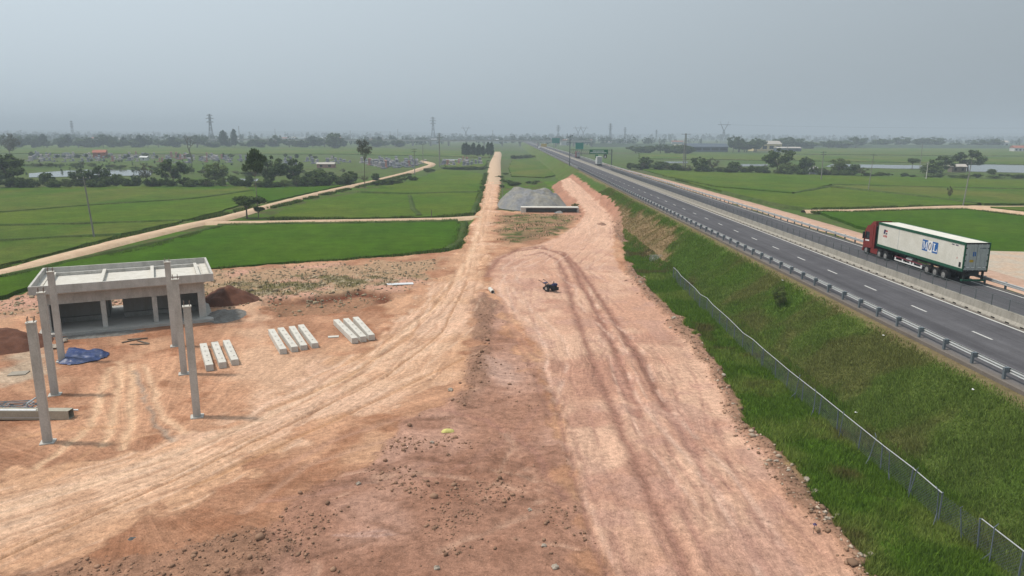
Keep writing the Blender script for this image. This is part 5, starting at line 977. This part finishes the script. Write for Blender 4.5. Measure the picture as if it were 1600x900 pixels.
# bare dead tree
def dead_mesh():
    r = random.Random(5); m = MB()
    def br(p, d, L, rad, dep):
        e = p + d * L; m.path([tuple(p), tuple(p + d * L * .5 + Vector((r.uniform(-.02, .02), r.uniform(-.02, .02), 0))), tuple(e)], [rad, rad * .8, rad * .6], 5)
        if dep:
            for _ in range(r.choice((2, 3))): nd = (d + Vector((r.uniform(-.9, .9), r.uniform(-.9, .9), r.uniform(-.1, .5)))).normalized(); br(e, nd, L * r.uniform(.5, .8), rad * .58, dep - 1)
    br(Vector((0, 0, 0)), Vector((-.25, 0, 1)).normalized(), .36, .035, 4); return m.mesh('trunk', M['bark'])
KINDS['dead'] = (dead_mesh(), None)
def tree(k, t, label, cat='tree', group=None, name='tree', rz=None, zoff=-.5):
    x_, y_, h, w = t; o = thing(name, label, cat, (x_, y_, zoff), rnd.uniform(0, 6) if rz is None else rz, group, (w, w, h))
    link('trunk', KINDS[k][0], o)
    if KINDS[k][1]: link('crown', KINDS[k][1], o)
    return o
tree('broad0', (-181.1,263.0,12.3,19.0), 'big bushy green tree at the left picture edge before the pond'); tree('sparse0', (-354.6,521.5,20.1,16.5), 'thin half-bare tree rising behind the leftmost bushy tree'); tree('bush0', (-169.7,266.9,6.1,7.1), 'small dark tree standing before the left end of the pond')
tree('broad1', (-157.4,267.6,6.8,8.5), 'dark spreading tree in front of the pond, left of the leaning pole'); tree('broad2', (-150.8,267.9,7.9,8.0), 'dark tree in front of the pond, right of the leaning pole top'); tree('bush1', (-145.0,268.3,5.2,6.2), 'low round bush by the pond right of the dark trees'); tree('sparse2', (-137.5,275.6,8.6,8.3), 'spindly leaning tree at the right end of the pond'); tree('broad0', (-127.6,276.1,10.3,11.7), 'dark full tree right of the pond, tallest of its neighbours')
tree('light', (-113.0,280.5,9.0,12.4), 'lighter green feathery tree between the two ponds'); tree('tall', (-58.2,167.4,16.4,7.5), 'tall pale-trunked tree with high crown beside the path fork'); tree('umbrella', (-60.9,167.3,5.8,7.8), 'low umbrella-shaped tree at the path fork'); tree('broad1', (-89.9,274.8,11.9,12.2), 'big dark tree behind the tall pale-trunked tree'); tree('broad2', (-83.3,282.3,10.3,10.5), 'dark rounded tree by the farm hedge, right of the big dark tree'); tree('bush2', (-73.3,279.2,6.6,11.9), 'broad low tree in the hedge left of the slender tall tree')
tree('slender', (-52.2,263.5,18.5,7.9), 'tall slender tree with thin wispy crown in the rice field'); tree('bush0', (-55.5,303.6,4.0,4.8), 'small round tree beside the winding path'); tree('dead', (-221.4,511.6,20.6,18.0), 'bare dead tree leaning left among the graves', rz=0.3); tree('bush0', (-232.4,976.2,24.2,30.8), 'rounded tree clump standing on the far field edge'); tree('column', (-370.1,990.9,25.4,14.7), 'pointed dark tree beside the tall pylon, right of its neighbour'); tree('column', (-383.6,987.8,23.6,19.0), 'dark tree beside the tall pylon, left of the pointed one'); tree('umbrella', (-58.2,167.4,3.1,2.7), 'dark ivy bush at the foot of the tall pale-trunked tree', 'bush', name='bush')
tree('broad1', (143.6,385.5,13.7,16.4), 'biggest full tree in the right-hand hedge line'); tree('bush0', (164.1,400.6,9.4,8.5), 'round dark tree right of the biggest hedge tree'); tree('light', (171.3,375.0,8.8,14.6), 'loose green tree in the right hedge between two poles'); tree('bush2', (176.6,369.3,6.1,8.5), 'low dark tree in the right hedge beside the loose green one'); tree('umbrella', (244.2,437.6,7.2,7.7), 'small dark tree standing alone left of the hut trees'); tree('broad2', (235.0,392.6,9.6,13.2), 'dark tree left of the grey hut'); tree('broad0', (269.4,423.8,12.2,18.8), 'spreading dark tree behind the grey hut'); tree('bush1', (221.8,378.7,6.6,10.1), 'low bush left of the hut trees', 'bush', name='bush'); tree('sparse1', (136.7,222.2,4.7,2.8), 'thin dry sapling beside the right field path'); tree('light', (143.9,372.9,6.5,13.2), 'pale bush at the foot of the biggest hedge tree', 'bush', name='bush'); tree('bush0', (255.1,381.2,3.3,6.1), 'low shrub on the bank of the right pond', 'bush', name='bush')
for k, (px_, w) in enumerate((((1008,264,246,26), 0), ((1030,264,249,30), 0), ((1090,267,243,26), 0), ((1110,268,244,24), 0), ((1133,268,247,28), 0), ((1150,269,250,26), 0))): pass
tree('broad0', (79.3,423.3,7.4,10.5), 'dark bush nearest the highway in the right hedge', 'bush', name='bush'); tree('bush2', (87.5,416.2,5.4,12.5), 'low bush right of the one nearest the highway', 'bush', name='bush'); tree('broad1', (104.3,395.8,8.6,9.8), 'bushy tree just right of the tall double pole'); tree('sparse1', (111.4,396.4,7.9,8.4), 'feathery small tree right of the tall double pole'); tree('bush0', (121.5,390.4,6.8,10.4), 'dark rounded bush midway along the right hedge', 'bush', name='bush')
for k in range(9): tree('column', (-40 + k * 3.1 + rnd.uniform(-.9, .9), 640 + rnd.uniform(-9, 9), 11.5 + rnd.uniform(-2.8, 1.6), 8.0), 'dark slim tree in the stand by the earth road, ' + ordinal(k + 1) + ' from the left', group='dense tree stand by the earth road')
# hedges of low bushes
def hedge(pts, n, label, group, h=(2, 4.5), w=(3, 6), kinds=('bush0', 'bush2', 'bush1', 'broad1')):
    L = []
    for k in range(n):
        t = (k + rnd.random()) / n * (len(pts) - 1); i = min(int(t), len(pts) - 2); f = t - i
        L.append((kinds[k % len(kinds)], (pts[i][0] + (pts[i + 1][0] - pts[i][0]) * f + rnd.uniform(-2, 2), pts[i][1] + (pts[i + 1][1] - pts[i][1]) * f + rnd.uniform(-5, 5), rnd.uniform(*h), rnd.uniform(*w))))
    L.sort(key=lambda q_: q_[1][0] / q_[1][1])
    cat = 'tree' if ' tree ' in label else 'bush'
    for k, (kd, tt) in enumerate(L): tree(kd, tt, label + ', ' + ordinal(k + 1) + ' from the left', cat, group, cat)
hedge([(-184.8,257.1), (-160.4,261.7), (-139.7,266.2), (-116.8,267.5), (-95.9,272.1)], 58, 'low bush in the hedge between the rice field and the ponds', 'hedge before the left ponds', (1.6, 5.0), (3, 7.5), ('bush0', 'bush2', 'light', 'broad1', 'bush1', 'sparse2', 'broad0')); hedge([(-93.6,272.2), (-77.3,269.7), (-65.6,281.0), (-60.5,292.9)], 30, 'low dark bush in the farm hedge left of the winding path', 'farm hedge', (2, 5.5), (3, 7), ('bush0', 'light', 'broad2', 'bush2', 'sparse1')); hedge([(-50.8,281.9), (-44.0,286.1), (-40.1,315.7)], 10, 'low bush along the field corner right of the slender tree', 'field corner bushes', (1.2, 2.4), (3, 5)); hedge([(-44.4,375.9), (-39.9,397.0)], 4, 'small bush where the winding path ends', 'path end bushes', (1, 2), (3, 4)); hedge([(70.6,430.1), (99.7,394.3), (135.5,377.2), (172.1,355.9)], 54, 'low bush in the hedge across the right-hand fields', 'right field hedge', (2, 5), (4, 9), ('bush0', 'light', 'broad2', 'bush2', 'broad1', 'sparse1')); hedge([(173.8,356.1), (205.1,352.7), (237.5,349.5), (259.6,345.8)], 22, 'low bush along the bank before the right pond', 'right pond bank bushes', (1.2, 2.4), (4, 7)); hedge([(-38.1,416.3), (-12.4,414.6)], 16, 'low reed bush before the graves by the earth road', 'reeds by the graves', (1.2, 2), (4, 6)); hedge([(-2.2,366.5), (-1.2,274.0), (1.6,288.8), (14.6,293.5)], 12, 'low bush behind the gravel pile', 'bushes behind the gravel pile', (1, 2), (2.5, 4.5)); hedge([(3.2,597.4), (19.5,616.3)], 8, 'low bush at the far end of the highway slope', 'far slope bushes', (2, 3.5), (6, 10)); hedge([(132.8,812.9), (185.5,793.5), (189.6,767.5)], 12, 'dark tree beside the blue-grey sheds behind the gantry', 'trees by the sheds', (8, 12), (14, 22), ('broad1', 'bush0', 'bush2')); hedge([(263.5,866.5), (300.1,873.1)], 7, 'tree left of the yellow house', 'trees by the yellow house', (12, 20), (16, 26), ('broad1', 'broad0')); hedge([(405.2,1095.8), (431.6,1101.6), (677.4,1272.1), (841.6,1249.3)], 16, 'distant tree on the far edge of the right fields', 'distant right trees', (10, 20), (22, 45), ('broad1', 'bush0')); hedge([(-629.9,908.5), (-562.8,970.2), (-471.8,992.4), (-293.6,1035.8), (-151.9,1126.7)], 50, 'distant tree on the far edge of the left fields', 'distant left trees', (8, 18), (14, 34), ('broad1', 'bush0', 'column', 'broad2'))
hedge([(-285.5,431.4), (-247.2,417.6), (-197.7,405.9), (-140.7,344.3), (-114.1,346.3), (-80.7,360.5)], 40, 'scrubby bush between the ponds and the graves', 'scrub behind the ponds', (1.2, 3.6), (4, 9), ('bush1', 'light', 'bush2', 'sparse0'))
hedge([(-400.8,576.6), (-336.0,569.1), (-270.5,577.8), (-187.9,572.8), (-143.0,594.7)], 26, 'small dark bush among the left graves', 'bushes among the graves', (2, 5), (3, 6), ('bush0', 'column', 'broad2'))
q = (26.6, 68.0); tree('light', (q[0], q[1], 2.4, 1.9), 'leafy sapling growing on the embankment slope below the guardrail', 'sapling', None, 'sapling', zoff=float(hz(*q)) - .05)
tree('light', (17.2, 183.5, 2.0, 3.0), 'green shrub at the right end of the culvert', 'shrub', None, 'shrub', zoff=.0)

# ------------------------------------------------------------------ power poles and pylons
def pole(label, q, h, r0=.17, arms=1, double=False, lean=0.0, mat='pole', group=None):
    t = thing('power_pole', label, 'pole', (q[0], q[1], -.55), rnd.uniform(-.2, .2), group); t.rotation_euler[1] = lean
    for s in ((0,) if not double else (-.45, .45)): MB().tube((s * 1.6, 0, 0), (s * .6, 0, h), r0, r0 * .62, n=8).obj('shaft', M[mat], t)
    for a in range(arms):
        z = h - .4 - a * 1.1; w = 1.3 if not double else 2.6; ar = MB().box(-w, w, -.08, .08, z - .09, z + .09).obj('cross_arm', M['mast'], t)
        for s in (-.9, 0, .9): MB().tube((s * w, 0, z + .1), (s * w, 0, z + .45), .07, n=6).obj('insulator', M['conc'], ar)
    return t
pole('leaning grey power pole in the left rice field', (-78.11,134.78), 11.5, .17, 1, lean=-.06); pole('dark power pole right of the slender tall tree', (-45.2,351.4), 12.8, .2, 2); pole('dark power pole farther along the path by the graves', (-54.2,463.8), 13.5, .24, 1); pole('tall thick power pole before the graves near the earth road', (-42.0,445.9), 20.0, .42, 3)
pole('tall double power pole in the hedge right of the highway', (103.1,424.7), 20.5, .36, 1, True); pole('power pole by the grey tomb in the right hedge', (140.0,322.9), 12.8, .26, 2); pole('power pole standing in the middle of the right rice field', (132.5,264.7), 13.2, .17, 1, lean=.05); pole('short white post in the right field left of the hut', (191.8,331.1), 8.2, .2, 0, mat='conc_pale'); pole('nearest right power pole beside the field path junction', (130.5,205.3), 13.3, .17, 2, lean=.06); pole('far thin power pole left of the hut trees', (289.6,509.2), 15.5, .25, 1); pole('small dark post at the edge of the left rice field above the cross path', (-18.2,170.5), 2.0, .12, 0, mat='wood')
for k, (px_, h_) in enumerate((((-410.0,1119.4), 30), ((-400.5,1262.1), 27), ((-279.5,1299.1), 25), ((-225.8,1403.2), 24), ((-211.8,1407.8), 28), ((-25.7,1223.5), 26), ((218.4,1054.6), 17), ((301.2,785.4), 10))): pole('faint distant power pole at the horizon', px_, h_, .5, 1, group='faint distant poles')
def pylon_mesh(cat_head):
    m = MB(); r0 = .014; lv = [(0, .11), (.22, .075), (.42, .05), (.60, .035), (.76, .028), (.90, .024), (1.0, .012)]
    if cat_head: lv = [(0, .12), (.3, .07), (.55, .03), (.60, .03)]
    for i in range(len(lv) - 1):
        (za, a), (zb_, b) = lv[i], lv[i + 1]
        cs = lambda w, z: [(-w, -w, z), (w, -w, z), (w, w, z), (-w, w, z)]
        A, B = cs(a, za), cs(b, zb_)
        for k in range(4): m.tube(A[k], B[k], r0 * .6, n=4); m.tube(A[k], B[(k + 1) % 4], r0 * .32, n=3); m.tube(A[(k + 1) % 4], B[k], r0 * .32, n=3)
    if cat_head:
        for s in (-1, 1): m.tube((0, 0, .58), (s * .17, 0, .86), r0 * .8, n=4); m.tube((s * .03, 0, .60), (s * .2, 0, .86), r0 * .6, n=4); m.tube((s * .18, 0, .86), (s * .24, 0, 1.0), r0 * .7, n=4)
        m.tube((-.36, 0, .86), (.36, 0, .86), r0, n=4)
    else:
        for z, w in ((.74, .13), (.85, .15), (.95, .11)): m.tube((-w, 0, z), (w, 0, z), r0 * .6, n=4); m.tube((-w, 0, z), (0, 0, z + .05), r0 * .4, n=3); m.tube((w, 0, z), (0, 0, z + .05), r0 * .4, n=3)
    return m.mesh('tower', M['lattice'])
PYA, PYB = pylon_mesh(False), pylon_mesh(True)
for q, h_, me, lb in (((-498.5,1232.2), 51, PYA, 'tall lattice pylon left of the pointed dark tree'), ((-880.1,1486.0), 43, PYA, 'lattice pylon at the far left horizon'), ((-181.3,1772.1), 60, PYA, 'tall lattice pylon above the horizon left of the earth road'), ((-113.3,1963.5), 42, PYB, 'faint wide-armed pylon right of the tall lattice pylon'), ((231.7,1663.7), 45, PYA, 'lattice pylon behind the right end of the sign gantry'), ((519.7,1764.5), 52, PYB, 'wide-armed pylon above the blue-grey sheds'), ((200.7,2103.9), 45, PYB, 'faint wide-armed pylon behind the gantry mast, left one'), ((216.1,2110.8), 45, PYB, 'faint wide-armed pylon behind the gantry mast, right one'), ((314.8,1975.2), 40, PYA, 'faint lattice pylon right of the gantry'), ((110.7,1621.3), 40, PYA, 'faint lattice pylon above the distant teal sign'), ((373.4,1845.3), 33, PYA, 'faint lattice pylon left of the double power pole')):
    t = thing('pylon', lb, 'pylon', (q[0], q[1], -.7), rnd.uniform(-.3, .3), None, (h_ * .9, h_ * .9, h_)); link('tower', me, t)
def wire(a, b, sag, label, r=.05):
    n = 14; pts = [tuple(Vector(a).lerp(Vector(b), i / n) - Vector((0, 0, sag * 4 * (i / n) * (1 - i / n)))) for i in range(n + 1)]
    return tag(MB().path(pts, r, 3).obj('power_line', M['mast']), label, 'power line')
wire(((519.7,1764.5)[0], (519.7,1764.5)[1], 44), (2050, 1500, 62), 14, 'faint power line running from the wide-armed pylon out to the right edge', .16)

# ------------------------------------------------------------------ graves, huts, sheds, overpass
gv = []
for k in range(4):
    m1 = MB().box(-1.3, 1.3, -1.7, 1.7, -.3, .55); m2 = MB().box(-.7, .7, 1.2, 1.5, .55, 1.6 + .5 * k).extr_x([(1.0, 1.6 + .5 * k), (1.7, 1.6 + .5 * k), (1.35, 2.0 + .5 * k)], -.9, .9)
    mt = M[('grave', 'grave2', 'grave', 'grave3')[k]]; gv.append((m1.mesh('plinth', mt), m2.mesh('headstone', mt)))
def graves(poly, n, label, group, s0):
    r = random.Random(s0); P_ = np.array(poly); c = 0
    while c < n:
        x_, y_ = r.uniform(P_[:, 0].min(), P_[:, 0].max()), r.uniform(P_[:, 1].min(), P_[:, 1].max())
        if poly_sd(poly, np.array([x_]), np.array([y_]))[0] > 0: continue
        k = r.choices((0, 1, 2, 3), (4, 3, 3, 1))[0]; s = r.uniform(.7, 1.3); o = thing('grave', ('low grey ', 'pale plastered ', 'tall grey ', 'pinkish ')[k] + label, 'grave', (x_, y_, -.7), r.uniform(-.5, .5), group, (s, s, s * r.uniform(.8, 1.25))); link('plinth', gv[k][0], o); link('headstone', gv[k][1], o); c += 1
graves([(-330.6,500.2), (-195.7,480.4), (-183.3,530.2), (-257.2,632.5), (-434.4,667.5)], 150, 'grave in the cemetery strip beyond the left ponds', 'graves beyond the left ponds', 1); graves([(-105.6,513.6), (-71.3,417.3), (-57.1,435.5), (-58.8,518.9), (-94.5,554.7)], 85, 'grave in the cemetery beside the winding path', 'graves by the winding path', 2); graves([(-41.6,455.3), (-14.6,448.5), (-19.3,523.3), (-35.6,547.7), (-47.5,520.1)], 40, 'grave in the cemetery left of the earth road', 'graves left of the earth road', 3); graves([(-142.5,445.4), (-100.9,490.6), (-139.3,579.1), (-165.4,532.3)], 25, 'grave behind the farm hedge', 'graves behind the farm hedge', 4)
def house(label, q, L, W, h, rh, rz, wall, roof, name='house', cat='house', wins=3):
    t = thing(name, label, cat, (q[0], q[1], -.75), rz); MB().box(-L / 2, L / 2, -W / 2, W / 2, 0, h).obj('wall', M[wall], t)
    MB().extr_x([(-W / 2 - .5, h), (W / 2 + .5, h), (0, h + rh)], -L / 2 - .5, L / 2 + .5).obj('roof', M[roof], t)
    for i in range(wins): x_ = -L / 2 + L * (i + .5) / wins; MB().box(x_ - L * .08, x_ + L * .08, -W / 2 - .06, -W / 2 - .001, h * .3, h * .75).obj('window', M['dark'], t)
    return t
house('long dark blue-grey shed behind the double power pole', (240.8,895.8), 52, 22, 6.0, 4.0, 0, 'roof_blue', 'roof_blue', 'shed', 'shed', 5); house('lower grey shed left of the long blue-grey shed', (223.4,928.5), 24, 16, 5, 3, 0, 'roof_blue', 'roof_tin', 'shed', 'shed', 3); house('yellow house with long pale tin roof beyond the right fields', (334.7,950.0), 38, 16, 9, 4.0, R_(10), 'wall_y', 'roof_tin', wins=4); house('grey flat shed right of the yellow house', (351.2,916.3), 30, 14, 4.5, 1.5, 0, 'roof_blue', 'roof_tin', 'shed', 'shed', 3)
house('small grey wooden hut under the spreading dark tree by the pond', (252.4,406.8), 7.5, 5, 3.2, 1.4, R_(-6), 'wood', 'roof_tin', 'hut', 'hut', 2); house('white house with red roof at the right picture edge', (685.8,978.5), 16, 10, 5, 3, 0, 'wall_w', 'roof_red', wins=3); house('distant white house left of the red-roofed one', (844.2,1249.9), 22, 12, 10, 3, 0, 'wall_w', 'roof_tin', wins=3); house('red-brown hut among the left graves', (-327.3,586.6), 9, 7, 4.2, 2.0, R_(15), 'roof_red', 'roof_red', 'hut', 'hut', 1); house('low red-walled hut beside the farm hedge', (-107.6,430.7), 10, 5, 2.2, 1, 0, 'grave3', 'roof_tin', 'hut', 'hut', 2); house('tiny white hut right of the leftmost graves', (-265.9,533.8), 5, 4, 2.2, 1, 0, 'wall_w', 'wall_w', 'hut', 'hut', 1)
q = (160.3,379.1); tb = thing('domed_tomb', 'small grey tomb with domed roof in the right hedge', 'tomb', (q[0], q[1], -.7)); MB().box(-3, 3, -2.5, 2.5, 0, 2.6).obj('wall', M['grave'], tb); dm = MB(); 
for i in range(5): dm.tube((0, 0, 2.6 + i * .35), (0, 0, 2.95 + i * .35), 2.4 * math.cos(i * .3), 2.4 * math.cos((i + 1) * .3), 14)
dm.obj('dome', M['grave2'], tb)
r = random.Random(77)
for k in range(46):
    x_, y_ = r.uniform(-1250, 350), r.uniform(1350, 2100)
    house('pale distant house in the hazy village on the horizon', (x_, y_), r.uniform(9, 22), r.uniform(7, 12), r.uniform(4, 9), r.uniform(1.5, 3), r.uniform(-.4, .4), 'far_house', ('roof_tin', 'roof_red', 'far_house', 'roof_blue')[k % 4], wins=0)['group'] = 'houses of the distant village'
ov = thing('overpass', 'long low concrete overpass crossing the plain at the far end of the highway', 'bridge', (0, 1220, -.7)); MB().box(-560, 140, 0, 14, 8.0, 9.7).obj('deck', M['conc'], ov); MB().box(-560, 140, -.3, -.001, 9.0, 10.8).obj('railing', M['conc_dark'], ov)
pe = MB().box(-1.2, 1.2, 3, 11, 0, 7.999).mesh('pier', M['conc_dark'])
for k in range(24): link('pier', pe, ov, (-550 + k * 30, 0, 0))
for s, (a, b) in (('l', (-1400, -560.01)), ('r', (140.01, 900))): MB().extr_x([(-14, -.1), (28, -.1), (14, 8 if s == 'l' else 5.5), (0, 8 if s == 'l' else 5.5)], a, b).obj('approach_bank', M['hill'], ov)

# ------------------------------------------------------------------ far-off woods (one mass each)
def wood(name, n, x0, x1, y0, y1, h, label, seed):
    r = np.random.default_rng(seed); x_ = r.uniform(x0, x1, n); y_ = r.uniform(y0, y1, n); m = fbm(x_, y_, 330, 3, seed) > .46; x_, y_ = x_[m], y_[m]; k = len(x_)
    hh = r.uniform(h[0], h[1], k); ww = hh * r.uniform(.5, .9, k); per = 26
    d = r.normal(size=(k, per, 3)); d /= np.linalg.norm(d, axis=2)[..., None]; c = np.stack([x_, y_, hh * .55 - .7], 1)[:, None] + d * np.stack([ww * .5, ww * .5, hh * .48], 1)[:, None] * r.uniform(.6, 1.1, (k, per, 1))
    s = (ww * .22)[:, None, None]; a = r.normal(size=(k, per, 3)); a /= np.linalg.norm(a, axis=2)[..., None]; b = np.cross(a, d); a = a * s; b = b * s
    V = np.stack([c - a, c - b, c + a, c + b], 2).reshape(-1, 3); cc = np.array([(.034, .058, .022)]) * r.uniform(.6, 1.4, (k * per, 1))
    return tag(link(name, np_mesh(name, V, np.arange(len(V)).reshape(-1, 4), M['leaf'], False, np.repeat(cc, 4, 0))), label, 'wood', kind='stuff')
wood('far_wood', 1500, -1500, 250, 1260, 2300, (8, 17), 'hazy far-off trees along the left horizon', 501); wood('far_wood', 900, 150, 2600, 1400, 2600, (7, 15), 'hazy far-off trees along the right horizon', 502); wood('far_wood', 2000, -3500, 3600, 2500, 4600, (12, 26), 'palest band of trees at the foot of the sky', 503)
# low scrub between field plots in the middle distance
wood('scrub', 500, -420, -60, 300, 520, (.8, 2.0), 'rough low scrub around the ponds and graves on the left', 504)

# ------------------------------------------------------------------ haze: one closed box of even air round everything
hm = bpy.data.materials.new('haze_air'); hm.use_nodes = True; hn = hm.node_tree.nodes; hn.clear()
pv_ = hn.new('ShaderNodeVolumePrincipled'); pv_.inputs['Color'].default_value = (.65, .74, .82, 1); pv_.inputs['Density'].default_value = .00044; pv_.inputs['Anisotropy'].default_value = .0
ho = hn.new('ShaderNodeOutputMaterial'); hm.node_tree.links.new(pv_.outputs[0], ho.inputs['Volume'])
hb = MB().box(-8000, 8000, -400, 8000, -2.2, 100).obj('haze', hm); tag(hb, 'pale blue-grey haze over the plain', 'haze', kind='stuff')

# ------------------------------------------------------------------ tell look-alikes apart by their order
same = {}
for o in list(col.objects):
    if o.parent is None and o.get('label') and o.get('kind') is None: same.setdefault(o['label'], []).append(o)
for lb, L in same.items():
    if 1 < len(L) < 60 and len(lb.split()) <= 12:
        L.sort(key=lambda o: o.location.x / max(o.location.y, 1))
        for k, o in enumerate(L): o['label'] = lb + ', ' + ordinal(k + 1) + ' from the left'
